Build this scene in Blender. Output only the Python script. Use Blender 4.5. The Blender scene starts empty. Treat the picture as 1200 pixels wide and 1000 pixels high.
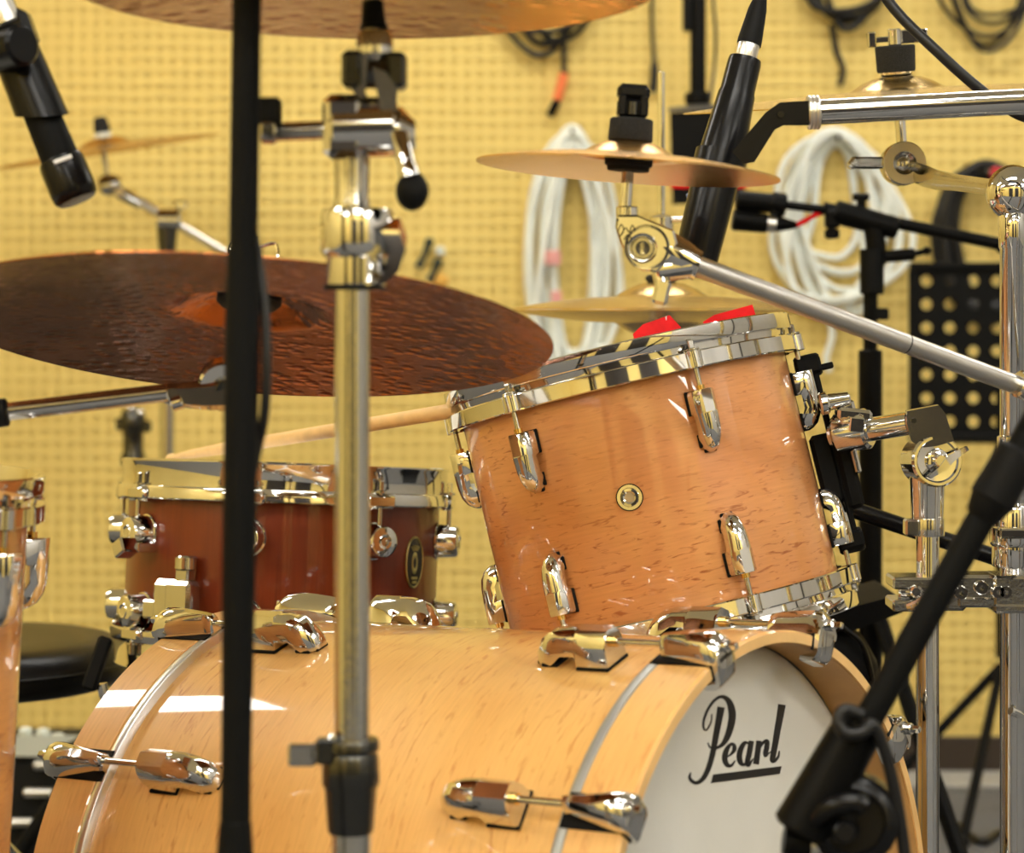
import bpy, bmesh, math, random
import numpy as np
from mathutils import Vector as V, Matrix as MX

random.seed(7)
PI = math.pi
C = bpy.context.scene.collection
S = bpy.context.scene

# ---------------------------------------------------------------- camera, world, light, exposure
FPX, EYE, HOR = 2800.0, 0.9, 365.0
cam = bpy.data.cameras.new('camera')
cam.sensor_width = 36.0
cam.lens = FPX / 1200 * 36
cam.shift_y = -(500 - HOR) / 1200
cam.clip_start = 0.05
cam.dof.use_dof = True
cam.dof.focus_distance = 2.3
cam.dof.aperture_fstop = 5.4
co = bpy.data.objects.new('camera', cam)
co.location = (0, 0, EYE)
co.rotation_euler = (PI / 2, 0, 0)
C.objects.link(co)
S.camera = co
S.view_settings.view_transform = 'Standard'
S.view_settings.look = 'None'
S.view_settings.gamma = 1
S.view_settings.use_curve_mapping = False
S.view_settings.exposure = 0.0
LAMP = 26.5            # strength of the fluorescent diffusers
w = bpy.data.worlds.new('world')
S.world = w
w.use_nodes = True
w.node_tree.nodes['Background'].inputs[0].default_value = (0.9, 0.95, 1, 1)
w.node_tree.nodes['Background'].inputs[1].default_value = 0.05


def P(px, py, d):
    return V(((px - 600) * d / FPX, d, EYE - (py - HOR) * d / FPX))


# ---------------------------------------------------------------- materials
def newmat(name):
    m = bpy.data.materials.new(name)
    m.use_nodes = True
    nt = m.node_tree
    return m, nt, nt.nodes['Principled BSDF']


def pm(name, col, metal=0.0, rough=0.5, coat=0.0, bump=0.0, bscale=200.0, var=0.0, vscale=20.0, emit=0.0, spec=0.5, aniso=0.0):
    m, nt, b = newmat(name)
    b.inputs['Base Color'].default_value = (*col, 1)
    b.inputs['Metallic'].default_value = metal
    b.inputs['Roughness'].default_value = rough
    b.inputs['Coat Weight'].default_value = coat
    b.inputs['Coat Roughness'].default_value = 0.04
    b.inputs['Specular IOR Level'].default_value = spec
    if emit:
        b.inputs['Emission Color'].default_value = (*col, 1)
        b.inputs['Emission Strength'].default_value = emit
    if bump or var:
        tc = nt.nodes.new('ShaderNodeTexCoord')
    if bump:
        n = nt.nodes.new('ShaderNodeTexNoise')
        n.inputs['Scale'].default_value = bscale
        nt.links.new(tc.outputs['Object'], n.inputs['Vector'])
        bp = nt.nodes.new('ShaderNodeBump')
        bp.inputs['Strength'].default_value = bump
        bp.inputs['Distance'].default_value = 0.002
        nt.links.new(n.outputs['Fac'], bp.inputs['Height'])
        nt.links.new(bp.outputs['Normal'], b.inputs['Normal'])
    if var:
        n = nt.nodes.new('ShaderNodeTexNoise')
        n.inputs['Scale'].default_value = vscale
        n.inputs['Detail'].default_value = 5
        nt.links.new(tc.outputs['Object'], n.inputs['Vector'])
        r = nt.nodes.new('ShaderNodeValToRGB')
        r.color_ramp.elements[0].position = 0.3
        r.color_ramp.elements[1].position = 0.7
        r.color_ramp.elements[0].color = (*[c * (1 - var) for c in col], 1)
        r.color_ramp.elements[1].color = (*[min(1, c * (1 + var)) for c in col], 1)
        nt.links.new(n.outputs['Fac'], r.inputs['Fac'])
        nt.links.new(r.outputs['Color'], b.inputs['Base Color'])
    return m


def wood(name, c1, c2, fleck, R, far='y', fu=14, fz=95, lo=0.60, hi=0.70, amount=0.8, coat=1.0, rough=0.4, along=False):
    """lacquered veneer wrapped round a drum: u runs round the shell, z along its axis, seam on the far side"""
    m, nt, b = newmat(name)
    L = nt.links.new
    N = nt.nodes.new
    tc = N('ShaderNodeTexCoord')
    sp = N('ShaderNodeSeparateXYZ')
    L(tc.outputs['Object'], sp.inputs[0])
    ng = N('ShaderNodeMath'); ng.operation = 'MULTIPLY'; ng.inputs[1].default_value = -1
    at = N('ShaderNodeMath'); at.operation = 'ARCTAN2'
    if far == 'y':
        L(sp.outputs[1], ng.inputs[0]); L(sp.outputs[0], at.inputs[0])
    else:
        L(sp.outputs[0], ng.inputs[0]); L(sp.outputs[1], at.inputs[0])
    L(ng.outputs[0], at.inputs[1])
    mu = N('ShaderNodeMath'); mu.operation = 'MULTIPLY'; mu.inputs[1].default_value = R
    L(at.outputs[0], mu.inputs[0])
    cb = N('ShaderNodeCombineXYZ')
    L(mu.outputs[0], cb.inputs[0]); L(sp.outputs[2], cb.inputs[1])

    def noise(su, sz, det, dist=0.0):
        mp = N('ShaderNodeMapping')
        mp.inputs['Scale'].default_value = (su, sz, 1)
        L(cb.outputs[0], mp.inputs['Vector'])
        n = N('ShaderNodeTexNoise')
        n.inputs['Scale'].default_value = 1
        n.inputs['Detail'].default_value = det
        n.inputs['Distortion'].default_value = dist
        L(mp.outputs[0], n.inputs['Vector'])
        return n.outputs['Fac']

    def ramp(fac, p0, p1, a, bb):
        r = N('ShaderNodeValToRGB')
        r.color_ramp.elements[0].position = p0
        r.color_ramp.elements[1].position = p1
        r.color_ramp.elements[0].color = (*a, 1)
        r.color_ramp.elements[1].color = (*bb, 1)
        L(fac, r.inputs['Fac'])
        return r.outputs['Color']

    def mix(fac, a, bb, mode='MIX'):
        x = N('ShaderNodeMix'); x.data_type = 'RGBA'; x.blend_type = mode
        if isinstance(fac, float):
            x.inputs[0].default_value = fac
        else:
            L(fac, x.inputs[0])
        for i, v in ((6, a), (7, bb)):
            if isinstance(v, tuple):
                x.inputs[i].default_value = (*v, 1)
            else:
                L(v, x.inputs[i])
        return x.outputs[2]
    base = ramp(noise(5, 9, 4), 0.3, 0.72, c1, c2)
    k = 0.0 if not along else 1.0
    grain = ramp(noise(*((420, 10) if along else (22, 380)), 3, 0.3), 0.3, 0.75, (0.86, 0.84, 0.82), (1, 1, 1))
    col = mix(0.8, base, grain, 'MULTIPLY')
    fl = ramp(noise(*((fz, fu) if along else (fu, fz)), 6, 0.9), lo, hi, (0, 0, 0), (amount,) * 3)
    fl2 = ramp(noise(3, 5, 2), 0.35, 0.6, (0.25,) * 3, (1,) * 3)
    flm = mix(1.0, fl, fl2, 'MULTIPLY')
    col = mix(flm, col, fleck)
    L(col, b.inputs['Base Color'])
    b.inputs['Roughness'].default_value = rough
    b.inputs['Coat Weight'].default_value = coat
    b.inputs['Coat Roughness'].default_value = 0.03
    b.inputs['Specular IOR Level'].default_value = 0.25
    return m


def cymbal_mat(name, c1, c2, rough, groove=900, hammer=0.0, hscale=60, gstr=0.25):
    m, nt, b = newmat(name)
    L = nt.links.new
    N = nt.nodes.new
    tc = N('ShaderNodeTexCoord')
    sp = N('ShaderNodeSeparateXYZ'); L(tc.outputs['Object'], sp.inputs[0])
    cb = N('ShaderNodeCombineXYZ'); L(sp.outputs[0], cb.inputs[0]); L(sp.outputs[1], cb.inputs[1])
    ln = N('ShaderNodeVectorMath'); ln.operation = 'LENGTH'; L(cb.outputs[0], ln.inputs[0])
    nz = N('ShaderNodeTexNoise'); nz.noise_dimensions = '1D'; nz.inputs['Scale'].default_value = groove
    nz.inputs['Detail'].default_value = 3
    L(ln.outputs['Value'], nz.inputs['W'])
    bp = N('ShaderNodeBump'); bp.inputs['Strength'].default_value = gstr; bp.inputs['Distance'].default_value = 0.0006
    L(nz.outputs['Fac'], bp.inputs['Height'])
    last = bp
    if hammer:
        vo = N('ShaderNodeTexVoronoi'); vo.inputs['Scale'].default_value = hscale
        L(cb.outputs[0], vo.inputs['Vector'])
        rp = N('ShaderNodeValToRGB'); rp.color_ramp.elements[0].position = 0.1; rp.color_ramp.elements[1].position = 0.55
        L(vo.outputs['Distance'], rp.inputs['Fac'])
        b2 = N('ShaderNodeBump'); b2.inputs['Strength'].default_value = hammer; b2.inputs['Distance'].default_value = 0.0015
        L(rp.outputs['Color'], b2.inputs['Height']); L(bp.outputs['Normal'], b2.inputs['Normal'])
        last = b2
    L(last.outputs['Normal'], b.inputs['Normal'])
    n2 = N('ShaderNodeTexNoise'); n2.inputs['Scale'].default_value = 14; n2.inputs['Detail'].default_value = 5
    L(cb.outputs[0], n2.inputs['Vector'])
    r = N('ShaderNodeValToRGB')
    r.color_ramp.elements[0].position = 0.35; r.color_ramp.elements[1].position = 0.65
    r.color_ramp.elements[0].color = (*c1, 1); r.color_ramp.elements[1].color = (*c2, 1)
    L(n2.outputs['Fac'], r.inputs['Fac']); L(r.outputs['Color'], b.inputs['Base Color'])
    b.inputs['Metallic'].default_value = 1.0
    b.inputs['Roughness'].default_value = rough
    return m


CHROME = pm('chrome', (0.72, 0.72, 0.72), 1, 0.06)
CHROME2 = pm('chrome_worn', (0.58, 0.575, 0.55), 1, 0.14, bump=0.05, bscale=300)
STEEL = pm('brushed_steel', (0.58, 0.56, 0.53), 1, 0.33, bump=0.12, bscale=500)
ALU = pm('aluminium', (0.75, 0.75, 0.74), 1, 0.3)
DARKMETAL = pm('dark_metal', (0.09, 0.09, 0.085), 1, 0.25)
GREYALU = pm('satin_grey_aluminium', (0.42, 0.43, 0.41), 0.6, 0.5)
BRASS = pm('brass', (0.75, 0.5, 0.16), 1, 0.2)
BLACK = pm('black_paint', (0.0035, 0.0035, 0.0035), 0, 0.38, spec=0.09)
MATTE = pm('black_matte', (0.0035, 0.0035, 0.0033), 0, 0.6, spec=0.12, bump=0.1, bscale=400)
RUBBER = pm('black_rubber', (0.0045, 0.0045, 0.0045), 0, 0.6, spec=0.15)
FELT = pm('black_felt', (0.012, 0.012, 0.012), 0, 0.95, bump=0.8, bscale=900, var=0.5, vscale=700)
VINYL = pm('black_vinyl', (0.004, 0.004, 0.004), 0, 0.3, spec=0.16, bump=0.25, bscale=350)
PLASTIC = pm('black_plastic', (0.0045, 0.0045, 0.005), 0, 0.25, spec=0.22)
REDTAPE = pm('red_tape', (0.70, 0.006, 0.008), 0, 0.5, spec=0.15, var=0.15, vscale=60)
WHITECABLE = pm('white_cable', (0.80, 0.84, 0.80), 0, 0.45, var=0.08, vscale=15)
BLACKCABLE = pm('black_cable', (0.008, 0.008, 0.0085), 0, 0.42, spec=0.35)
ORANGE = pm('orange_plug', (0.85, 0.2, 0.06), 0, 0.4)
HEADSKIN = pm('white_drum_skin', (0.68, 0.665, 0.61), 0, 0.55, var=0.05, vscale=9)
SNARESKIN = pm('snare_skin', (0.80, 0.79, 0.74), 0, 0.5)
INK = pm('black_ink', (0.008, 0.007, 0.007), 0, 0.4)
STICK = pm('hickory', (0.78, 0.52, 0.24), 0, 0.4, var=0.12, vscale=40)
PALE = pm('pale_grey_plastic', (0.62, 0.66, 0.60), 0, 0.4)
BLUE = pm('blue_sticker', (0.22, 0.27, 0.42), 0, 0.5)
CASE = pm('case_black', (0.010, 0.0105, 0.0105), 0, 0.5, spec=0.2)
BAG = pm('bag_nylon', (0.004, 0.004, 0.004), 0, 0.6, spec=0.08, bump=0.3, bscale=300)
TOMWOOD = wood('maple_lacquer_tom', (0.69, 0.275, 0.092), (0.82, 0.385, 0.145), (0.36, 0.085, 0.02), 0.165, 'y', 50, 240, 0.57, 0.69, 0.85)
BASSWOOD = wood('maple_lacquer_bass', (0.86, 0.475, 0.145), (0.93, 0.57, 0.195), (0.55, 0.19, 0.045), 0.279, 'x', 34, 150, 0.56, 0.70, 0.75)
FLOORWOOD = wood('maple_lacquer_floor', (0.66, 0.29, 0.09), (0.78, 0.38, 0.125), (0.34, 0.10, 0.03), 0.203, 'y', 30, 170, 0.56, 0.70, 0.8)
HOOPWOOD = wood('maple_hoop', (0.84, 0.45, 0.145), (0.90, 0.54, 0.19), (0.5, 0.18, 0.045), 0.288, 'x', 26, 120, 0.56, 0.72, 0.6)
SNAREWOOD = wood('amber_stained_maple', (0.15, 0.022, 0.004), (0.21, 0.032, 0.006), (0.075, 0.010, 0.003), 0.178, 'y', 6, 130, 0.50, 0.80, 0.6, along=True, coat=0.45)
RIDE_M = cymbal_mat('dark_bronze', (0.25, 0.082, 0.030), (0.36, 0.125, 0.042), 0.2, 900, 0.7, 75)
CRASH_M = cymbal_mat('bronze', (0.50, 0.27, 0.085), (0.60, 0.34, 0.11), 0.26, 1200, 0.65, 55)
SPLASH_M = cymbal_mat('golden_bronze', (0.66, 0.40, 0.15), (0.72, 0.45, 0.18), 0.27, 1400)
HAT_M = cymbal_mat('brass_bronze', (0.62, 0.45, 0.20), (0.66, 0.49, 0.22), 0.25, 1200)


# ---------------------------------------------------------------- mesh helpers
def frame(o, z, x=None):
    z = V(z).normalized()
    x = V(x) if x is not None else (V((1, 0, 0)) if abs(z.x) < 0.9 else V((0, 1, 0)))
    x = (x - z * x.dot(z)).normalized()
    y = z.cross(x)
    m = MX((x, y, z)).transposed().to_4x4()
    m.translation = V(o)
    return m


def smooth_path(pts, k=6):
    pts = [V(p) for p in pts]
    out = []
    n = len(pts)
    for i in range(n - 1):
        p0, p1, p2, p3 = pts[max(0, i - 1)], pts[i], pts[i + 1], pts[min(n - 1, i + 2)]
        for j in range(k):
            t = j / k
            out.append(0.5 * ((2 * p1) + (p2 - p0) * t + (2 * p0 - 5 * p1 + 4 * p2 - p3) * t * t + (3 * p1 - p0 - 3 * p2 + p3) * t ** 3))
    out.append(pts[-1])
    return out


class B:
    def __init__(s):
        s.v = []
        s.f = []

    def add(s, vs, fs, M=None):
        o = len(s.v)
        s.v += [M @ V(p) for p in vs] if M is not None else [V(p) for p in vs]
        s.f += [tuple(i + o for i in f) for f in fs]
        return s

    def lathe(s, prof, n=48, M=None, closed=False):
        vs, fs, rings = [], [], []
        for r, z in prof:
            if r < 1e-9:
                rings.append([len(vs)])
                vs.append((0, 0, z))
            else:
                rings.append(list(range(len(vs), len(vs) + n)))
                vs += [(r * math.cos(2 * PI * i / n), r * math.sin(2 * PI * i / n), z) for i in range(n)]
        pairs = list(zip(rings, rings[1:]))
        if closed:
            pairs.append((rings[-1], rings[0]))
        for a, b in pairs:
            for i in range(n):
                j = (i + 1) % n
                if len(a) == 1 and len(b) == 1:
                    continue
                if len(a) == 1:
                    fs.append((a[0], b[i], b[j]))
                elif len(b) == 1:
                    fs.append((a[i], b[0], a[j]))
                else:
                    fs.append((a[i], b[i], b[j], a[j]))
        return s.add(vs, fs, M)

    def loft(s, rings, M=None, caps=True, loop=False):
        n = len(rings[0])
        vs = [p for r in rings for p in r]
        fs = []
        m = len(rings)
        for k in range(m if loop else m - 1):
            a, b = k * n, ((k + 1) % m) * n
            for i in range(n):
                j = (i + 1) % n
                fs.append((a + i, b + i, b + j, a + j))
        if caps and not loop:
            fs.append(tuple(range(n)))
            fs.append(tuple((m - 1) * n + i for i in range(n)))
        return s.add(vs, fs, M)

    def tube(s, pts, r, n=12, M=None, loop=False):
        pts = [V(p) for p in pts]
        m = len(pts)
        rs = r if isinstance(r, (list, tuple)) else [r] * m
        rings = []
        ref = None
        for i, p in enumerate(pts):
            if loop:
                t = pts[(i + 1) % m] - pts[i - 1]
            else:
                t = pts[min(i + 1, m - 1)] - pts[max(i - 1, 0)]
            t.normalize()
            if ref is None:
                ref = V((0, 0, 1)) if abs(t.z) < 0.9 else V((1, 0, 0))
            x = (ref - t * ref.dot(t)).normalized()
            ref = x
            y = t.cross(x)
            rings.append([p + x * (rs[i] * math.cos(2 * PI * k / n)) + y * (rs[i] * math.sin(2 * PI * k / n)) for k in range(n)])
        return s.loft(rings, M, loop=loop)

    def cyl(s, p0, p1, r0, r1=None, n=28, bev=0.0, M=None):
        p0, p1 = V(p0), V(p1)
        r1 = r0 if r1 is None else r1
        L = (p1 - p0).length
        F = frame(p0, p1 - p0)
        if M is not None:
            F = M @ F
        bev = min(bev, L * 0.4, r0 * 0.6, r1 * 0.6)
        pr = [(0, 0), (r0 - bev, 0), (r0, bev), (r1, L - bev), (r1 - bev, L), (0, L)] if bev else [(0, 0), (r0, 0), (r1, L), (0, L)]
        return s.lathe(pr, n, F)

    def box(s, c, size, M=None, b=0.001, rot=None):
        hx, hy, hz = [d / 2 for d in size]
        b = min(b, hx * .6, hy * .6, hz * .6)
        vs, ix = [], {}
        for sx in (-1, 1):
            for sy in (-1, 1):
                for sz in (-1, 1):
                    for k, q in enumerate(((sx * hx, sy * (hy - b), sz * (hz - b)), (sx * (hx - b), sy * hy, sz * (hz - b)), (sx * (hx - b), sy * (hy - b), sz * hz))):
                        ix[sx, sy, sz, k] = len(vs)
                        vs.append(q)
        fs = []
        for k in range(3):
            for sg in (-1, 1):
                q = []
                for a, bb in ((-1, -1), (1, -1), (1, 1), (-1, 1)):
                    t = [a, bb]
                    t.insert(k, sg)
                    q.append(ix[t[0], t[1], t[2], k])
                fs.append(tuple(q))
        for k in range(3):
            k1, k2 = (k + 1) % 3, (k + 2) % 3
            for a in (-1, 1):
                for bb in (-1, 1):
                    t0, t1 = [0] * 3, [0] * 3
                    t0[k], t1[k] = -1, 1
                    t0[k1] = t1[k1] = a
                    t0[k2] = t1[k2] = bb
                    fs.append((ix[(*t0, k1)], ix[(*t1, k1)], ix[(*t1, k2)], ix[(*t0, k2)]))
        for sx in (-1, 1):
            for sy in (-1, 1):
                for sz in (-1, 1):
                    fs.append(tuple(ix[sx, sy, sz, k] for k in range(3)))
        T = MX.Translation(V(c))
        if rot is not None:
            T = T @ rot
        return s.add(vs, fs, T if M is None else M @ T)

    def ball(s, c, r, n=20, M=None, sq=(1, 1, 1)):
        pr = [(r * math.sin(PI * k / 12), -r * math.cos(PI * k / 12)) for k in range(13)]
        pr[0] = (0, -r)
        pr[-1] = (0, r)
        T = MX.Translation(V(c)) @ MX.Diagonal((*sq, 1))
        return s.lathe(pr, n, T if M is None else M @ T)

    def slab(s, poly, z0, z1, M=None):
        n = len(poly)
        vs = [(x, y, z0) for x, y in poly] + [(x, y, z1) for x, y in poly]
        fs = [tuple(range(n)), tuple(range(n, 2 * n))] + [(i, (i + 1) % n, n + (i + 1) % n, n + i) for i in range(n)]
        return s.add(vs, fs, M)

    def mesh(s, name, mat, inv=None, sharp=35, tri=False):
        bm = bmesh.new()
        vv = [bm.verts.new(inv @ p if inv is not None else p) for p in s.v]
        for f in s.f:
            try:
                bm.faces.new([vv[i] for i in f])
            except ValueError:
                pass
        bmesh.ops.recalc_face_normals(bm, faces=bm.faces)
        if tri:
            bmesh.ops.triangulate(bm, faces=[f for f in bm.faces if len(f.verts) > 4])
        me = bpy.data.meshes.new(name)
        bm.to_mesh(me)
        bm.free()
        me.polygons.foreach_set('use_smooth', [True] * len(me.polygons))
        me.set_sharp_from_angle(angle=math.radians(sharp))
        me.materials.append(mat)
        return me

    def build(s, name, mat, parent=None, local=False, sharp=35, tri=False, label=None, origin=None):
        inv = None
        if parent is not None and not local:
            inv = INV.get(root_of(parent), MX.Identity(4))
        if parent is None and origin is not None:
            inv = MX.Translation(-V(origin))
        o = bpy.data.objects.new(name, s.mesh(name, mat, inv, sharp, tri))
        C.objects.link(o)
        if parent is not None:
            o.parent = parent
        elif origin is not None:
            o.location = origin
        if label:
            o['label'] = label
        return o


INV = {}


def root_of(o):
    while o.parent is not None:
        o = o.parent
    return o.name


def tag(o, label, cat, group=None, kind=None):
    o['label'] = label
    o['category'] = cat
    if group:
        o['group'] = group
    if kind:
        o['kind'] = kind
    return o


def thing(name, label, cat, M=None, group=None):
    o = bpy.data.objects.new(name, None)
    o.empty_display_size = 0.05
    C.objects.link(o)
    if M is None:
        M = MX.Identity(4)
    elif not isinstance(M, MX):
        M = MX.Translation(V(M))
    o.matrix_basis = M
    INV[o.name] = M.inverted()
    return tag(o, label, cat, group)


def inst(name, me, parent, M=None, label=None):
    o = bpy.data.objects.new(name, me)
    C.objects.link(o)
    o.parent = parent
    if M is not None:
        o.matrix_basis = M
    if label:
        o['label'] = label
    return o


def struct(name, b, mat, sharp=35):
    o = b.build(name, mat, None, sharp=sharp)
    o['kind'] = 'structure'
    return o


RZ = lambda a: MX.Rotation(a, 4, 'Z')
RX = lambda a: MX.Rotation(a, 4, 'X')
RY = lambda a: MX.Rotation(a, 4, 'Y')
T = lambda x, y, z: MX.Translation((x, y, z))


def tripod(parent, x, y, hub_z, foot_r, mat, r=0.008, a0=0.4, foot=True):
    for k in range(3):
        a = a0 + k * 2 * PI / 3
        e = V((x + foot_r * math.cos(a), y + foot_r * math.sin(a), 0.012))
        leg = B().tube([V((x + 0.012 * math.cos(a), y + 0.012 * math.sin(a), hub_z)), e], r, 10).build('leg', mat, parent)
        B().cyl(e - V((0, 0, 0.012)), e + V((0, 0, 0.012)), r * 1.6, n=12, bev=0.002).build('rubber_foot', RUBBER, leg)


# ---------------------------------------------------------------- the room
WY = 4.67
XL, XR, YF, ZC = -3.1, 3.2, -2.2, 2.6


def wall_mat(name):
    m, nt, b = newmat(name)
    L = nt.links.new
    N = nt.nodes.new
    tc = N('ShaderNodeTexCoord')
    n = N('ShaderNodeTexNoise'); n.inputs['Scale'].default_value = 1.5; n.inputs['Detail'].default_value = 6
    L(tc.outputs['Object'], n.inputs['Vector'])
    mp = N('ShaderNodeMapping'); mp.inputs['Scale'].default_value = (8, 8, 120)
    L(tc.outputs['Object'], mp.inputs['Vector'])
    n2 = N('ShaderNodeTexNoise'); n2.inputs['Scale'].default_value = 1; n2.inputs['Detail'].default_value = 3
    L(mp.outputs[0], n2.inputs['Vector'])
    ad = N('ShaderNodeMath'); ad.operation = 'MULTIPLY_ADD'; ad.inputs[1].default_value = 0.4
    L(n2.outputs['Fac'], ad.inputs[0]); L(n.outputs['Fac'], ad.inputs[2])
    r = N('ShaderNodeValToRGB')
    r.color_ramp.elements[0].position = 0.45; r.color_ramp.elements[1].position = 0.95
    r.color_ramp.elements[0].color = (0.75, 0.56, 0.165, 1)
    r.color_ramp.elements[1].color = (0.81, 0.63, 0.20, 1)
    L(ad.outputs[0], r.inputs['Fac']); L(r.outputs['Color'], b.inputs['Base Color'])
    b.inputs['Roughness'].default_value = 0.6
    return m


WALL = wall_mat('yellow_pegboard')
PALEWALL = pm('pale_plaster', (0.40, 0.385, 0.36), 0, 0.8, bump=0.1, bscale=60, var=0.05, vscale=3)
HOLE = pm('board_behind_holes', (0.70, 0.52, 0.15), 0, 0.8)
CEIL = pm('white_ceiling', (0.78, 0.77, 0.73), 0, 0.8, bump=0.2, bscale=80)
FLOOR = pm('grey_carpet', (0.11, 0.11, 0.112), 0, 0.95, bump=0.6, bscale=250, var=0.25, vscale=120)
TRIMD = pm('dark_skirting', (0.035, 0.022, 0.014), 0, 0.5)
GREYSTRIP = pm('pale_grey_strip', (0.40, 0.40, 0.39), 0, 0.6, var=0.2, vscale=150)


def perforate(x0, z0, nx, nz, pitch, rad, depth, y):
    """a board facing -Y with a real round hole in every cell"""
    seg = 8
    vs, fs = [], []
    cell_i = np.array([(math.cos(PI / 4 * k), math.sin(PI / 4 * k)) for k in range(seg)])
    cell_o = np.array([(1, 0), (1, 1), (0, 1), (-1, 1), (-1, 0), (-1, -1), (0, -1), (1, -1)]) * pitch / 2
    for i in range(nx):
        for j in range(nz):
            cx, cz = x0 + (i + .5) * pitch, z0 + (j + .5) * pitch
            o = len(vs)
            vs += [(cx + a, y, cz + c) for a, c in cell_o]
            vs += [(cx + a * rad, y, cz + c * rad) for a, c in cell_i]
            vs += [(cx + a * rad, y + depth, cz + c * rad) for a, c in cell_i]
            for k in range(seg):
                q = (k + 1) % seg
                fs.append((o + k, o + q, o + 8 + q, o + 8 + k))
                fs.append((o + 8 + k, o + 8 + q, o + 16 + q, o + 16 + k))
    return vs, fs


def raw_mesh(name, vs, fs, mat):
    me = bpy.data.meshes.new(name)
    me.from_pydata(vs, [], fs)
    me.materials.append(mat)
    o = bpy.data.objects.new(name, me)
    C.objects.link(o)
    return o


PX0, PZ0, PN, PM_, PP = -1.6, 0.05, 128, 82, 0.025
vs, fs = perforate(PX0, PZ0, PN, PM_, PP, 0.0080, 0.002, WY)
PX1, PZ1 = PX0 + PN * PP, PZ0 + PM_ * PP
for (a, c, d, e) in ((XL, 0, PX0, ZC), (PX1, 0, XR, ZC), (PX0, 0, PX1, PZ0), (PX0, PZ1, PX1, ZC)):
    o_ = len(vs)
    vs += [(a, WY, c), (d, WY, c), (d, WY, e), (a, WY, e)]
    fs.append((o_, o_ + 1, o_ + 2, o_ + 3))
wb = raw_mesh('wall_back', vs, fs, WALL)
wb['kind'] = 'structure'
bk = B().box(((XL + XR) / 2, WY + 0.0235, ZC / 2), (XR - XL, 0.04, ZC)).build('backing_board', HOLE, None)
bk.parent = wb
struct('wall_left', B().box((XL - 0.05, (YF + WY) / 2, ZC / 2), (0.1, WY - YF + 0.2, ZC)), WALL)
struct('wall_right', B().box((XR + 0.05, (YF + WY) / 2, ZC / 2), (0.1, WY - YF + 0.2, ZC)), PALEWALL)
struct('wall_front', B().box(((XL + XR) / 2, YF - 0.05, ZC / 2), (XR - XL, 0.1, ZC)), WALL)
struct('floor', B().box(((XL + XR) / 2, (YF + WY) / 2, -0.05), (XR - XL + 0.2, WY - YF + 0.2, 0.1)), FLOOR)
struct('ceiling', B().box(((XL + XR) / 2, (YF + WY) / 2, ZC + 0.05), (XR - XL + 0.2, WY - YF + 0.2, 0.1)), CEIL)
struct('baseboard_back', B().box(((XL + XR) / 2, WY - 0.008, 0.035), (XR - XL, 0.016, 0.07), b=0.003), TRIMD)
struct('trim_1', B().box((0.35, WY - 0.10, 0.004), (3.4, 0.14, 0.008), b=0.002), GREYSTRIP)
ADDEDM = pm('added_panel_dark', (0.018, 0.013, 0.010), 0, 0.5)  # dark finish of the two panels added behind the camera
d1 = struct('added_panel_1', B().box((-0.38, YF + 0.02, 1.05), (1.1, 0.04, 2.1), b=0.004), ADDEDM)  # unseen dark panel, added so chrome facing the camera reflects dark
B().cyl((-0.04, YF + 0.04, 1.0), (-0.04, YF + 0.09, 1.0), 0.01).cyl((-0.04, YF + 0.085, 1.0), (0.08, YF + 0.085, 1.0), 0.01).build('added_handle', CHROME, d1)
d2 = struct('added_panel_2', B().box((1.25, YF + 0.02, 1.05), (1.0, 0.04, 2.1), b=0.004), ADDEDM)  # second added panel, out of view, darkens reflections in the right-hand hardware
B().cyl((0.85, YF + 0.04, 1.0), (0.85, YF + 0.09, 1.0), 0.01).cyl((0.85, YF + 0.085, 1.0), (0.97, YF + 0.085, 1.0), 0.01).build('added_handle', CHROME, d2)

# fluorescent fittings on the ceiling
LAMPM = pm('lamp_diffuser', (1.0, 0.97, 0.90), 0, 0.5, emit=LAMP)
LAMPF = pm('lamp_frame', (0.8, 0.8, 0.8), 0, 0.4)
ROWS = ((-1.7, 'nearest the front wall'), (-0.6, 'second from the front wall'), (0.9, 'in the middle of the room'), (3.5, 'nearest the yellow wall'))
COLS = ((-2.2, 'left row'), (0.25, 'centre row'), (2.45, 'right row'))
for x, y, place in [(x, y, a + ', ' + b) for x, a in COLS for y, b in ROWS]:
    t = thing('ceiling_light', 'white fluorescent ceiling fitting, ' + place, 'light', (x, y, ZC), 'ceiling lights')
    B().box((x, y, ZC - 0.012), (1.3, 0.34, 0.024), b=0.004).build('lamp_frame', LAMPF, t)
    B().box((x, y, ZC - 0.030), (1.22, 0.26, 0.012), b=0.004).build('diffuser', LAMPM, t)


# ---------------------------------------------------------------- drum hardware
def lug_mesh(name, L, wd, ht, tail, mat, foot=0.36, arch=0.25):
    """bridge lug: s=0 rod end, runs along -Z; +Y is outward from the shell, X across"""
    rings = []
    prof = [(0, .92, 1.0), (.03, 1.0, 1.0), (foot, 1.0, 1.0), (foot + .03, .9, 1.0), (.62, .86, .97), (.78, .80, .88), (.90, .66, .68), (.97, .42, .42), (1.0, .2, .22)]
    for t, ww, hh in prof:
        ww = 1 - (1 - ww) * tail
        h0 = arch * ht if foot + .02 < t < .70 else 0.0
        w2, h1 = wd / 2 * ww, ht * hh
        z = -L * t
        rings.append([(-w2, h0, z), (-w2 * 1.0, h0 + (h1 - h0) * .45, z), (-w2 * .82, h0 + (h1 - h0) * .78, z), (-w2 * .42, h1, z),
                      (w2 * .42, h1, z), (w2 * .82, h0 + (h1 - h0) * .78, z), (w2, h0 + (h1 - h0) * .45, z), (w2, h0, z)])
    b = B().loft(rings)
    return b.mesh(name, mat, None, 40)


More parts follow.
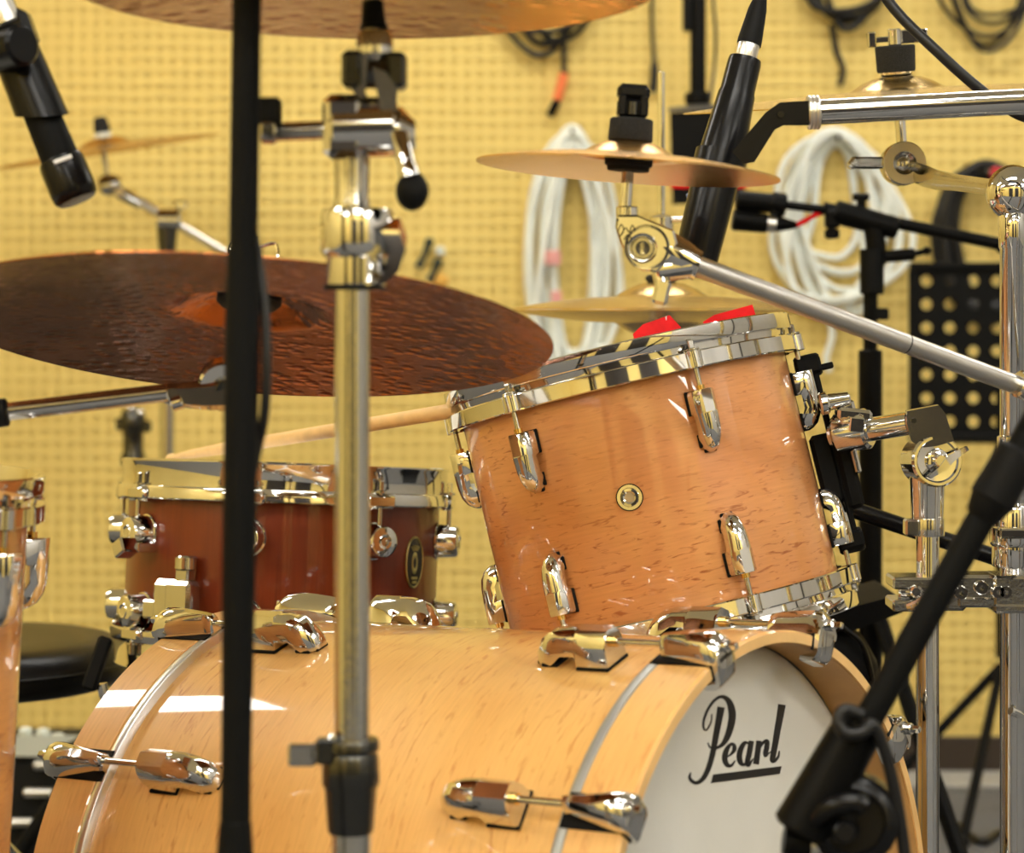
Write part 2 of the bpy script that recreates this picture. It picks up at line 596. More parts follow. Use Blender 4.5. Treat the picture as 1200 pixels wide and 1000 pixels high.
def gasket_mesh(name, L, wd, foot=0.36):
    b = B()
    b.box((0, 0.0, -L * foot / 2), (wd + .0026, 0.003, L * foot + .002), b=.0008)
    b.box((0, 0.0, -L * .80), (wd * .74 + .0026, 0.003, L * .22), b=.0008)
    b.box((0, 0.0, -L * .93), (wd * .52, 0.003, L * .14), b=.0008)
    return b.mesh(name, RUBBER)


def on_shell(th, R, z, flip=False):
    """place a lug mesh (Y outward, -Z along the shell) at angle th measured from local -Y towards +X"""
    M = RZ(th + PI) @ T(0, R, z)
    if flip:
        M = M @ RY(PI)
    return M


def hoop_profile(R, z, s):
    """flanged metal hoop: lower band, groove, upper band; s=+1 top hoop, -1 bottom hoop"""
    pr = [(R + .004, 0), (R + .0125, 0), (R + .0137, .0012), (R + .0137, .0148), (R + .0125, .016), (R + .0085, .0163), (R + .0035, .0170), (R + .0035, .0225),
          (R + .0112, .0232), (R + .0122, .0245), (R + .0122, .0378), (R + .0108, .039), (R + .0085, .0385), (R + .0078, .036), (R + .004, .018)]
    return [(r, z + s * q) for r, q in pr]


def metal_drum(t, R, half, angs, WOOD, skin, lug_top, lug_len, lug_w, lug_h, hz, lug_z, names=('top_hoop', 'bottom_hoop')):
    sh = B().lathe([(R - .006, half), (R - .001, half), (R, half - .004), (R, -half + .004), (R - .001, -half), (R - .006, -half)], 128, closed=True)
    sh.build('shell', WOOD, t, local=True, sharp=60)
    lm = lug_mesh('lug', lug_len, lug_w, lug_h, 1.0, CHROME)
    gm = gasket_mesh('lug_gasket', lug_len, lug_w)
    for s, nm in ((1, names[0]), (-1, names[1])):
        h = B().lathe(hoop_profile(R, s * hz, s), 128, closed=True)
        for a in angs:
            M = RZ(a + PI)
            zc = s * (hz + .008)
            h.cyl((0, R + .0115, s * hz - s * .0006), (0, R + .0115, s * (hz + .0168)), .0085, n=20, bev=.001, M=M)
        hp = h.build(nm, CHROME, t, local=True, sharp=40)
        B().lathe([(0, s * (half + .0035)), (R - .004, s * (half + .0035)), (R + .003, s * (half + .001)), (R + .005, s * (half - .006))], 96).build('drum_skin', skin, t, local=True)
        for a in angs:
            M = RZ(a + PI)
            rod = B()
            rod.cyl((0, R + .0115, s * (lug_z - .004)), (0, R + .0115, s * (hz + .002)), .0026, n=12, M=M)
            rod.cyl((0, R + .0115, s * (hz + .0165)), (0, R + .0115, s * (hz + .0185)), .0075, n=18, bev=.0005, M=M)
            rod.box((0, R + .0115, s * (hz + .0225)), (.0062, .0062, .009), M=M, b=.001)
            ro = rod.build('tension_rod', CHROME2, t, local=True)
            B().cyl((0, R + .0115, s * (lug_z - .001)), (0, R + .0115, s * (lug_z + .0045)), .0042, n=14, M=M).build('rod_collar', BRASS, ro, local=True)
            lo = inst('lug', lm, t, on_shell(a, R + .0012, s * lug_z, s < 0))
            inst('lug_gasket', gm, lo, MX.Identity(4))


# ---------------------------------------------------------------- bass drum
BC = V((0.2253, 2.009, 0.3415))
ph, ps = math.radians(55.12), math.radians(2.3)
U = V((math.sin(ph) * math.cos(ps), -math.cos(ph) * math.cos(ps), math.sin(ps)))
E1 = V((-U.y, U.x, 0)).normalized()
BM = frame(BC, U, E1)                     # local z = axis towards the logo head, x = far side, y = up
BL, BR = 0.605, 0.279
bass = thing('bass_drum', 'large maple bass drum lying on its side with white logo head facing right', 'bass drum', BM)
B().lathe([(BR - .007, -.056), (BR, -.056), (BR, -BL + .056), (BR - .007, -BL + .056)], 160, closed=True).build('shell', BASSWOOD, bass, local=True, sharp=60)
for nm, z0, z1, zs, lab in (('front_hoop', 0.0, -.050, -1, None), ('back_hoop', -BL, -BL + .050, 1, None)):
    a, c = min(z0, z1), max(z0, z1)
    h = B().lathe([(.2775, a + .001), (.279, a), (.2865, a), (.288, a + .0018), (.288, c - .0018), (.2865, c), (.279, c), (.2775, c - .001)], 160, closed=True)
    h.build(nm, HOOPWOOD, bass, local=True, sharp=30)
    zc = z1 + zs * .0045
    B().lathe([(.2775, zc - .0052), (.2868, zc - .0052), (.2880, zc - .0040), (.2886, zc - .0015), (.2886, zc + .0015), (.2880, zc + .0040), (.2868, zc + .0048), (.2775, zc + .0048)], 160, closed=True).build('flesh_hoop', GREYALU if zs < 0 else ALU, bass, local=True)
PLY = pm('hoop_rim_ply', (0.80, 0.50, 0.20), 0, 0.45, var=0.06, vscale=30)
B().lathe([(.2778, .0002), (.2865, .0002), (.2865, .0012), (.2778, .0012)], 160, closed=True).build('hoop_rim', PLY, bass, local=True)
INNER = pm('hoop_inner_wood', (0.50, 0.27, 0.085), 0, 0.5, var=0.1, vscale=25)
B().lathe([(.2776, -.048), (.2776, -.0006), (.2768, -.0006), (.2768, -.048)], 160, closed=True).build('hoop_lining', INNER, bass, local=True)
B().lathe([(0, -.044), (.266, -.044), (.272, -.0455), (.2765, -.050)], 128).build('front_head', HEADSKIN, bass, local=True)
B().lathe([(0, -BL + .044), (.266, -BL + .044), (.2765, -BL + .050)], 96).build('back_head', HEADSKIN, bass, local=True)


def claw_mesh():
    rings = []
    for z, w2, h1, h0 in ((-.062, .0055, .0135, .003), (-.060, .0075, .0155, .001), (-.050, .0085, .0165, .0006), (-.030, .0115, .0178, .0006), (-.010, .0145, .0185, .0006),
                          (0.000, .0155, .0180, .0006), (.006, .0155, .0150, .0006), (.0095, .0150, .0105, .0006)):
        rings.append([(-w2, h0, z), (-w2, h0 + (h1 - h0) * .4, z), (-w2 * .75, h0 + (h1 - h0) * .75, z), (-w2 * .35, h1, z),
                      (w2 * .35, h1, z), (w2 * .75, h0 + (h1 - h0) * .75, z), (w2, h0 + (h1 - h0) * .4, z), (w2, h0, z)])
    b = B().loft(rings)
    rings = []
    for y, w2, za, zb in ((.004, .0153, .0022, .0095), (-.004, .0150, .0022, .0095), (-.012, .0142, .0022, .0085), (-.0145, .0140, -.013, .0065), (-.017, .0135, -.013, .003), (-.018, .0125, -.012, .000)):
        rings.append([(-w2, y, za), (w2, y, za), (w2 * .96, y, zb - .0015), (w2 * .7, y, zb), (-w2 * .7, y, zb), (-w2 * .96, y, zb - .0015)])
    b.loft(rings)
    return b.mesh('claw', CHROME, None, 38)


def claw_gasket():
    b = B()
    b.box((0, .0003, -.028), (.0305, .0022, .058), b=.0005)
    b.box((0, -.006, .0012), (.0325, .0145, .0022), b=.0005)
    return b.mesh('claw_gasket', RUBBER)


CS = claw_mesh()
CS.transform(MX.Diagonal((1, 1.28, 1, 1)))
CS.transform(MX.Diagonal((1, 1, .82, 1)))
CM, CG = claw_mesh(), claw_gasket()
CM.transform(MX.Diagonal((1, 1.28, 1, 1)))
KEY = B().cyl((0, .012, .007), (0, .012, .0118), .0055, n=16, bev=.0006).box((0, .012, .0145), (.0055, .0055, .011), b=.0008).mesh('rod_head', CHROME)
BLUG = lug_mesh('lug', .076, .032, .031, 0.75, CHROME, foot=.40, arch=.3)
BGAS = gasket_mesh('lug_gasket', .076, .032, .40)
RODS = B().cyl((0, 0, -.052), (0, 0, -.100), .0030, n=12).mesh('tension_rod', CHROME2)
COLS_ = B().cyl((0, 0, -.095), (0, 0, -.101), .0048, n=14).mesh('rod_collar', BRASS)
RODB = B().cyl((0, 0, -.060), (0, 0, -.112), .0030, n=12).mesh('tension_rod', CHROME2)
COLB = B().cyl((0, 0, -.107), (0, 0, -.113), .0048, n=14).mesh('rod_collar', BRASS)
for k in range(10):
    th = math.radians(35 + 36 * k)
    for end in (0, 1):
        M = RZ(th - PI / 2)
        if end:
            M = T(0, 0, -BL) @ M @ RY(PI)
        c = inst('claw', CM if end else CS, bass, M @ T(0, .288, 0))
        inst('claw_gasket', CG, c)
        inst('rod_head', KEY, c)
        r = inst('tension_rod', RODB if end else RODS, bass, M @ T(0, .2995, 0))
        inst('rod_collar', COLB if end else COLS_, r)
        lg = inst('lug', BLUG, bass, M @ T(0, BR + .0012, -.111 if end else -.099))
        inst('lug_gasket', BGAS, lg)
for sx in (-1, 1):                        # folding spurs that lift the front
    pa = BM @ V((sx * .262, -.10, -.16))
    pb = V((pa.x + U.x * .12 + E1.x * sx * .12, pa.y + U.y * .12 + E1.y * sx * .12, 0.012))
    sp_ = B().tube([pa, pb], .008, 12).build('spur', CHROME, bass)
    B().ball(pb, .012).build('rubber_foot', RUBBER, sp_)

# the lettering on the logo head, traced once and laid flat on the skin
BI = BM.inverted()


def head_pt(cx, cy, lift=.0006):
    px, py = 800 + cx / 8.336, 805 + cy / 8.336
    d0 = BI @ V((0, 0, EYE))
    d1 = BI @ P(px, py, 2.0)
    zt = -.044 + lift
    t = (zt - d0.z) / (d1.z - d0.z)
    q = d0 + (d1 - d0) * t
    return (q.x, q.y)


def ribbon(b, pts, z0=-.0438, z1=-.0434):
    path = smooth_path([V((x, y, wd)) for x, y, wd in pts], 5)
    left, right = [], []
    for i, p in enumerate(path):
        q = path[min(i + 1, len(path) - 1)] - path[max(i - 1, 0)]
        n = V((-q.y, q.x, 0)).normalized()
        left.append(head_pt(p.x + n.x * p.z / 2, p.y + n.y * p.z / 2))
        right.append(head_pt(p.x - n.x * p.z / 2, p.y - n.y * p.z / 2))
    rings = [[(*l, z0), (*r, z0), (*r, z1), (*l, z1)] for l, r in zip(left, right)]
    b.loft(rings)


lt = B()
ribbon(lt, [(287, 268, 8), (283, 330, 11), (262, 385, 14), (232, 425, 16), (208, 405, 17), (206, 350, 19), (222, 285, 21), (255, 210, 23), (305, 142, 25), (360, 102, 29), (412, 105, 38), (455, 145, 52),
            (480, 215, 66), (486, 300, 68), (468, 400, 64), (438, 490, 56), (400, 555, 42), (350, 592, 28), (300, 606, 20), (266, 588, 15), (250, 548, 11)])
ribbon(lt, [(378, 200, 70), (365, 280, 64), (342, 400, 58), (318, 530, 54), (296, 650, 52), (270, 750, 50), (238, 835, 48), (195, 905, 42), (140, 940, 36), (95, 925, 32), (70, 888, 26), (82, 838, 10)])
ribbon(lt, [(425, 694, 10), (470, 664, 20), (505, 620, 38), (505, 578, 36), (478, 560, 28), (440, 600, 42), (418, 660, 52), (415, 720, 50), (440, 768, 40), (480, 768, 28), (515, 722, 10)])
ribbon(lt, [(648, 560, 16), (610, 548, 34), (575, 600, 48), (556, 670, 52), (565, 735, 46), (600, 762, 28), (640, 720, 14)])
ribbon(lt, [(674, 530, 48), (655, 640, 50), (634, 738, 46), (648, 768, 30), (692, 700, 8)])
ribbon(lt, [(748, 528, 50), (735, 640, 52), (718, 757, 56)])
ribbon(lt, [(752, 610, 10), (785, 552, 26), (825, 532, 40), (824, 590, 46), (812, 645, 46), (812, 678, 26), (840, 655, 13), (872, 628, 10)])
ribbon(lt, [(972, 175, 72), (955, 280, 66), (930, 420, 60), (908, 550, 56), (888, 660, 52), (880, 720, 46), (905, 722, 30), (938, 680, 20), (946, 626, 8)])
q = [head_pt(*p) for p in ((302, 858), (968, 777), (950, 852), (278, 942))]
lt.slab(q, -.0438, -.0434)
lt.build('lettering', INK, bass, local=True, label='black slanted script lettering above a thick black underline', tri=True)

# ---------------------------------------------------------------- rack tom
TD = 2.38
TN = V((-math.tan(math.radians(13.2)), math.tan(math.radians(5.2)), 1)).normalized()
TM = frame(P(761, 584, TD + .0), TN, (1, 0, 0))
A = lambda d: math.radians(d)
tom = thing('rack_tom', 'maple rack tom tilted above the bass drum with chrome hoops', 'drum', TM)
metal_drum(tom, .165, .1237, [A(-40 + 60 * k) for k in range(6)], TOMWOOD, SNARESKIN, 0, .058, .024, .0205, .108, .087)
vt = B().lathe([(.0045, .002), (.006, .0032), (.0085, .003), (.009, .0015), (.0118, .0015), (.0118, 0), (.0045, 0)], 32, closed=True)
v_ = inst('vent_badge', vt.mesh('vent_badge', CHROME), tom, RZ(A(-9.5) + PI) @ T(0, .1646, .005) @ RX(-PI / 2))
inst('badge_ring', B().lathe([(.0118, .0002), (.0128, .0002), (.0128, .0016), (.0118, .0016)], 32, closed=True).mesh('badge_ring', RUBBER), v_)
inst('badge_centre', B().lathe([(0, .0022), (.0046, .0022)], 20).mesh('badge_centre', pm('badge_tan', (.5, .38, .2), 0, .5)), v_)
# suspension mount on the right side of the tom, in the tom's own frame
mt_th = A(84)
MM = RZ(mt_th + PI)                       # y outward at the mount
bar = B()
bar.box((0, .189, 0.002), (.026, .006, .178), M=MM, b=.002)
bar.box((0, .1835, .091), (.034, .026, .018), M=MM, b=.003)
bar.box((0, .1835, -.085), (.034, .026, .018), M=MM, b=.003)
bar.box((0, .202, .087), (.016, .012, .006), M=MM, b=.001)
bar.box((0, .1975, -.010), (.036, .016, .092), M=MM, b=.004)
bar.box((0, .178, -.012), (.030, .022, .070), M=MM, b=.004)
mb = bar.build('mount_bar', MATTE, tom, local=True)
B().cyl((-.0, .1835, .080), (0, .1835, .1025), .013, n=20, bev=.002, M=MM).cyl((0, .1835, -.074), (0, .1835, -.0975), .013, n=20, bev=.002, M=MM).build('rubber_grommet', RUBBER, mb, local=True)
B().box((0, .2065, .014), (.046, .006, .074), M=MM, b=.002).box((-.004, .212, .040), (.024, .014, .020), M=MM, b=.003).build('mount_plate', CHROME, tom, local=True)

# red tape on the tom skin
for i, (px0, y0, px1, y1, hgt, lab) in enumerate(((746, 401, 801, 392, .0165, 'red tape folded into a tall ridge on left of tom skin'), (829, 386, 890, 377, .0065, 'low strip of red tape on right of tom skin'))):
    a, c = P(px0, y0, TD - .03), P(px1, y1, TD - .03)
    Ti = TM.inverted()
    a, c = Ti @ a, Ti @ c
    zb = .1237 + .0038
    o = B()
    h1 = hgt + .028
    if i == 0:
        prof = [(a.x, h1 - .010), (a.x + .012, h1 - .003), (c.x - .007, h1), (c.x + .001, h1 - .014)]
    else:
        prof = [(a.x, h1 - .004), (a.x + .012, h1), (c.x, h1 + .0015), (c.x + .0005, h1 - .003)]
    rings = []
    for x, h in prof:
        y = -.02
        rings.append([(x, y - .016, zb), (x, y - .002, zb + h), (x, y + .002, zb + h), (x, y + .018, zb)])
    o.loft(rings)
    ob = o.build('red_tape', REDTAPE, None, origin=(0, 0, 0))
    ob.matrix_basis = TM
    tag(ob, lab, 'tape')
    if i == 0:
        B().loft([[(prof[1][0] + .008, -.0195, zb + prof[1][1] - .008), (prof[1][0] + .006, -.0205, zb + prof[1][1] - .011), (prof[1][0] + .006, -.0185, zb + prof[1][1] - .011)],
                  [(prof[2][0] - .003, -.0225, zb + prof[2][1] + .0), (prof[2][0] - .004, -.0235, zb + prof[2][1] - .004), (prof[2][0] - .004, -.0215, zb + prof[2][1] - .004)]]).build('frayed_edge', pm('frayed_white', (.8, .75, .72), 0, .7), ob, local=True)

# ---------------------------------------------------------------- snare drum
SD = 2.75
SN = V((.035, math.tan(math.radians(4.2)), 1)).normalized()
SM = frame(P(331, 662, SD), SN, (1, 0, 0))
snare = thing('snare_drum', 'amber stained wooden snare drum with chrome hoops behind the bass drum', 'drum', SM)
SR, SH = .178, .104
B().lathe([(SR - .008, SH), (SR - .001, SH), (SR, SH - .004), (SR, -SH + .004), (SR - .001, -SH), (SR - .008, -SH)], 128, closed=True).build('shell', SNAREWOOD, snare, local=True, sharp=60)
sang = [A(-7 + 45 * k) for k in range(8)]
for s, nm in ((1, 'top_hoop'), (-1, 'bottom_hoop')):
    hz = .072
    pr = [(SR + .004, .012), (SR + .010, .000), (SR + .0125, .0), (SR + .0140, .0015), (SR + .0140, .0125), (SR + .0128, .0145), (SR + .0085, .015), (SR + .0085, .039), (SR + .0098, .041), (SR + .0098, .0435), (SR + .0075, .0445), (SR + .005, .043), (SR + .0045, .03)]
    h = B().lathe([(r, s * (hz + z)) for r, z in pr], 128, closed=True)
    for a in sang:
        h.box((0, SR + .0115, s * (hz + .0055)), (.040, .013, .017), M=RZ(a + PI), b=.005)
    h.build(nm, CHROME, snare, local=True, sharp=40)
    B().lathe([(0, s * (SH + .003)), (SR - .004, s * (SH + .003)), (SR + .003, s * SH), (SR + .0045, s * (SH - .008))], 96).build('drum_skin', SNARESKIN, snare, local=True)
    post = B()
    post.lathe([(0, 0), (.0205, 0), (.0212, .0015), (.0205, .003), (.0190, .0035), (.0178, .022), (.0165, .0255), (.0140, .0268), (0, .0268)], 36)
    post.lathe([(.0045, .0266), (.0075, .0278), (.0085, .0270), (.0085, .0262)], 24)
    pmx = post.mesh('lug', CHROME, None, 35)
    for a in sang:
        zl = .034 if s > 0 else -.052
        inst('lug', pmx, snare, RZ(a + PI) @ T(0, SR - .0005, zl) @ RX(-PI / 2))
        r = B().cyl((0, SR + .0135, zl + s * .016), (0, SR + .0135, s * (hz + .016)), .0026, n=12, M=RZ(a + PI))
        r.cyl((0, SR + .0135, s * (hz + .0148)), (0, SR + .0135, s * (hz + .017)), .0065, n=16, M=RZ(a + PI)).box((0, SR + .0135, s * (hz + .0225)), (.0055, .0055, .011), M=RZ(a + PI), b=.0008)
        r.build('tension_rod', CHROME2, snare, local=True)
SMh = RZ(A(-31) + PI)
so = B().box((0, SR + .012, -.040), (.052, .026, .052), M=SMh, b=.006).box((-.018, SR + .030, -.040), (.034, .012, .050), M=SMh, b=.004)
so.box((-.012, SR + .013, -.008), (.018, .016, .016), M=SMh, b=.002).cyl((-.012, SR + .013, -.004), (-.012, SR + .013, .012), .012, n=20, bev=.002, M=SMh)
so.box((.036, SR + .006, -.048), (.022, .014, .020), M=SMh, b=.002)
so.build('strainer', CHROME2, snare, local=True)
B().box((0, SR + .034, .020), (.020, .022, .018), M=RZ(A(-46) + PI) @ RY(.5), b=.002).box((0, SR + .012, .018), (.010, .03, .010), M=RZ(A(-46) + PI), b=.001).build('throw_lever', CHROME, snare, local=True)
bd = B().lathe([(0, .0015), (.0155, .0015), (.0165, .0005), (.0165, 0)], 40, MX.Diagonal((1, 1.68, 1, 1)))
bo = inst('badge', bd.mesh('badge', INK), snare, RZ(A(60) + PI) @ T(0, SR + .0002, .011) @ RX(-PI / 2), label='black oval badge with gold rim')
GOLD = pm('badge_gold', (.55, .50, .22), 1, .35)
b2 = B().lathe([(.0158, .0012), (.0165, .002), (.0172, .0012), (.0172, 0), (.0158, 0)], 40, MX.Diagonal((1, 1.68, 1, 1)), closed=True)
b2.lathe([(.0030, .0016), (.0048, .0024), (.0062, .0016)], 24, T(0, .001, 0) @ MX.Diagonal((1, 2.0, 1, 1)), closed=True)
for k in range(5):
    a = -.7 + .35 * k
    b2.box((math.sin(a) * .009, -(.012 + math.cos(a) * .004), .0018), (.0013, .0065, .001), rot=RZ(a), b=.0002)
b2.box((0, .0175, .0018), (.012, .003, .0008), b=.0002).box((0, .0222, .0018), (.009, .003, .0008), b=.0002)
inst('badge_rim', b2.mesh('badge_rim', GOLD), bo)

# snare stand under it
sb = V((SM.translation.x, SM.translation.y, 0))
sst = thing('snare_stand', 'chrome basket stand with black rubber tips holding the amber snare', 'stand', sb)
low = SM @ V((0, 0, -.17))
B().cyl((sb.x, sb.y, .10), low, .012, bev=.002).build('post', CHROME, sst)
for a in (-64, 84, 178):
    q = [low, SM @ (RZ(A(a) + PI) @ V((0, .10, -.172))), SM @ (RZ(A(a) + PI) @ V((0, .19, -.160))), SM @ (RZ(A(a) + PI) @ V((0, .207, -.135)))]
    arm = B().tube(smooth_path(q, 4), .006, 10).build('basket_arm', CHROME, sst)
    p0, p1 = SM @ (RZ(A(a) + PI) @ V((0, .222, -.142))), SM @ (RZ(A(a) + PI) @ V((0, .204, -.084)))
    B().box((p0 + p1) / 2, (.016, .018, (p1 - p0).length), M=None, b=.003, rot=frame((0, 0, 0), p1 - p0).to_4x4()).build('rubber_tip', RUBBER, arm)
tripod(sst, sb.x, sb.y, .22, .22, CHROME, a0=1.2)

# ---------------------------------------------------------------- floor tom at the left edge
FD = 1.95
FN = V((.05, .02, 1)).normalized()
fc = P(-263, 575, FD) - FN * .203
FM = frame(fc, FN, (1, 0, 0))
ft = thing('floor_tom', 'maple floor tom cut off by the left edge of the picture', 'drum', FM)
metal_drum(ft, .2032, .203, [A(71 + 45 * k) for k in range(8)], FLOORWOOD, SNARESKIN, 0, .062, .030, .024, .186, .168)
for k in range(3):
    a = A(20 + 120 * k)
    M = RZ(a + PI)
    pa, pb = FM @ (M @ V((0, .222, -.02))), FM @ (M @ V((0, .222, -.19)))
    pc = V((pb.x, pb.y, .012))
    lg = B().tube([pa, pb, pc], .006, 12).box(M @ V((0, .214, -.06)), (.03, .03, .05), M=FM, b=.004).build('leg', CHROME, ft)
    B().ball(pc, .012).build('rubber_foot', RUBBER, lg)


# ---------------------------------------------------------------- cymbals
def cym_profile(R, bow, bell_r, bell_h, th=.0012):
    top = [(.006, bow + bell_h), (bell_r * .25, bow + bell_h * .97), (bell_r * .5, bow + bell_h * .84), (bell_r * .75, bow + bell_h * .52), (bell_r * .92, bow + bell_h * .18), (bell_r, bow + bell_h * .03), (bell_r * 1.08, bow - .0004)]
    for k in range(1, 15):
        t = k / 14
        r = bell_r * 1.08 + (R - bell_r * 1.08) * t
        top.append((r, bow * (1 - (.25 * t + .75 * t * t))))
    bot = [(r, z - th) for r, z in reversed(top)]
    return top + bot


def cymbal(name, label, mat, M, R, bow, bell_r, bell_h, group=None):
    o = B().lathe(cym_profile(R, bow, bell_r, bell_h), 128, closed=True).build(name, mat, None, sharp=40, origin=(0, 0, 0))
    o.matrix_basis = M
    return tag(o, label, 'cymbal', group)


def nrm(*a):
    return V(a).normalized()


RIDE_D = 1.98
rn = nrm(.055, math.tan(A(13.6)), 1)
rM = frame(P(289, 389, RIDE_D), rn, (1, 0, 0))
cymbal('ride_cymbal', 'large dark hammered bronze ride cymbal seen from beneath on the left', RIDE_M, rM, .2545, .018, .066, .021)
CR_D = 1.70
cM = frame(P(428, -15, CR_D), nrm(.0, math.tan(A(3.2)), 1), (1, 0, 0))
cymbal('crash_cymbal', 'bronze crash cymbal cut by the top edge, seen from below', CRASH_M, cM, .210, .012, .055, .018)
SP_D = 2.0
sM = frame(P(736, 199.5, SP_D), nrm(.072, math.tan(A(1.3)), 1), (1, 0, 0))
cymbal('splash_cymbal', 'small golden splash cymbal above the rack tom', SPLASH_M, sM, .1275, .011, .042, .014)
HH_D = 2.85
hN = nrm(0, .0, 1)
hM = frame(P(775, 363, HH_D), hN, (1, 0, 0))
cymbal('hi_hat_cymbal', 'upper hi-hat cymbal, bell up, behind the rack tom', HAT_M, hM @ T(0, 0, .0016), .178, .014, .055, .018)
cymbal('hi_hat_cymbal', 'lower hi-hat cymbal, bell down, behind the red tape', HAT_M, hM @ RX(PI) @ T(0, 0, .0016), .178, .014, .055, .018)
RC_D = 2.55
qM = frame(P(1052, 116, RC_D), nrm(-.068, -.086, 1), (1, 0, 0))
cymbal('crash_cymbal', 'bronze crash cymbal at upper right under a chrome wing nut', HAT_M, qM, .2286, .010, .05, .015)
FC_D = 4.2
fM = frame(P(124, 178, FC_D), nrm(-.165, -.072, 1), (1, 0, 0))
cymbal('crash_cymbal', 'blurred thin crash cymbal against the wall behind the hanging microphone', CRASH_M, fM, .2035, .011, .05, .016)


def wingnut(b, M, z, span=.030, h=.018):
    b.cyl((0, 0, z), (0, 0, z + h), .0065, n=18, bev=.001, M=M)
    for s in (-1, 1):
        b.box((s * span * .42, 0, z + h * .62), (span * .55, .004, h * .75), M=M, b=.0015)
    return b


# ---------------------------------------------------------------- ride cymbal stand (comes in from the left)
rb = P(-140, 0, 1.93)
rst = thing('cymbal_stand', 'chrome boom stand reaching in from the left under the dark ride', 'stand', (rb.x, rb.y, 0))
jt = P(262, 450, 1.958)
arm0, arm1 = P(-135, 500, 1.93), P(197, 460, 1.945)
B().cyl((rb.x, rb.y, .05), (rb.x, rb.y, arm0.z + .03), .0125, bev=.002).build('post', CHROME, rst)
B().cyl(P(-160, 500, 1.93), P(-110, 497, 1.93), .02, bev=.003).build('boom_clamp', CHROME, rst)
B().cyl(arm0, arm1, .0075, bev=.0008).build('boom_arm', CHROME, rst)
B().cyl(P(-12, 486, 1.932), P(9, 483, 1.933), .0115, bev=.001).build('boom_collar', RUBBER, rst)
tl = B()
Ft = frame(jt, (.10, -1, -.22), (1, 0, 0))
tl.lathe([(0, .011), (.008, .011), (.009, .012), (.0185, .012), (.0205, .010), (.0205, -.010), (.0185, -.012), (0, -.012)], 36, Ft)
rings = []
for px, py, hw in ((193, 461, .008), (205, 462, .009), (225, 463, .011), (250, 462, .013), (275, 460, .014)):
    c = P(px, py, 1.95)
    rings.append([c + V((0, y, z)) for y, z in ((-.008, -hw * .7), (-.008, hw * .5), (-.003, hw), (.006, hw), (.008, hw * .5), (.008, -hw * .7), (.003, -hw), (-.003, -hw))])
tl.loft(rings)
tl.cyl(P(201, 474, 1.945), P(214, 470, 1.945), .0062, bev=.001)
tlo = tl.build('tilter', CHROME, rst)
B().cyl(Ft @ V((0, 0, .0105)), Ft @ V((0, 0, .0165)), .0065, n=6, bev=.0008).build('tilter_screw', DARKMETAL, tlo)
rod = B().cyl((0, 0, -.052), (0, 0, .082), .004, n=14, M=rM).cyl((0, 0, -.045), (0, 0, .012), .0065, n=16, bev=.001, M=rM).cyl(rM @ V((0, 0, -.04)), jt, .008, n=16)
rod.build('cymbal_post', CHROME, rst)
B().cyl((0, 0, .021), (0, 0, .0355), .027, n=32, bev=.004, M=rM).build('felt_washer', FELT, rst)
B().cyl((0, 0, .041), (0, 0, .055), .017, n=28, bev=.003, M=rM).build('top_felt', FELT, rst)
wn = B()
wn.cyl((0, 0, .055), (0, 0, .073), .007, n=18, bev=.001, M=rM)
for s in (-1, 1):
    wn.tube(smooth_path([(s * .005, 0, .059), (s * .0165, 0, .058), (s * .0205, 0, .067), (s * .0175, 0, .077), (s * .005, 0, .073)], 4), .0017, 8, M=rM)
wn.build('wing_nut', CHROME, rst)
tripod(rst, rb.x, rb.y, .35, .28, CHROME, a0=2.2)

# ---------------------------------------------------------------- crash stand in front of the bass drum
K = 1600.0


def W(px, py, dy=0.0):
    return P(px, py, CR_D + dy)


sx_ = W(412, 0)
cst = thing('cymbal_stand', 'chrome cymbal stand rising in front of the bass drum, centre left', 'stand', (sx_.x, sx_.y, 0))
B().lathe([(0, W(0, 888).z), (.0126, W(0, 888).z), (.0126, W(0, 330).z), (0, W(0, 330).z)], 40, T(sx_.x + .0004, sx_.y, 0)).build('middle_tube', CHROME2, cst)
zz = lambda y: W(0, y).z
cl = B().lathe([(.0126, zz(336)), (.0210, zz(336)), (.0215, zz(332)), (.0215, zz(302)), (.0250, zz(297)), (.0262, zz(292)), (.0262, zz(252)), (.0245, zz(245)), (.0126, zz(243))], 40, T(W(418, 0).x, sx_.y, 0))
Fl = W(447, 292, -.012)
rings = []
for px, py, hw, d in ((440, 262, .006, .0), (458, 262, .010, -.004), (466, 285, .010, -.006), (460, 312, .008, -.006), (446, 328, .006, -.005), (430, 333, .004, -.003)):
    c = W(px, py, d - .012)
    rings.append([c + V((x * .6, y, z * .5)) for x, y, z in ((-hw, -.010, -hw), (hw, -.010, -hw), (hw, .010, hw), (-hw, .010, hw))])
cl.loft(rings)
clo = cl.build('tube_collar', CHROME, cst)
B().lathe([(.0128, zz(334)), (.0222, zz(334)), (.0222, zz(340)), (.0128, zz(340))], 36, T(W(416, 0).x, sx_.y, 0), closed=True).build('collar_bushing', RUBBER, clo)
B().lathe([(0, zz(246)), (.0132, zz(246)), (.0132, zz(238)), (.0120, zz(232)), (.0130, zz(190)), (.0130, zz(160)), (0, zz(160))], 36, T(sx_.x, sx_.y, 0)).build('upper_tube', CHROME2, cst)
hd = B()
hd.cyl(W(387, 152), W(467, 150), .0205, n=40, bev=.003)
hd.box(W(404, 150), (.030, .036, .046), b=.006)
hd.box(W(430, 143), (.040, .030, .034), b=.006)
hd.cyl(W(463, 158), W(487, 158), .021, .014, n=36, bev=.004)
hdo = hd.build('boom_clamp', CHROME, cst)
B().tube(smooth_path([W(468, 158, -.016), W(472, 175, -.022), (W(477, 195, -.026)), W(482, 214, -.028)], 4), [.0065] * 9 + [.0075] * 2 + [.008] * 2, 14).build('clamp_handle', CHROME, hdo)
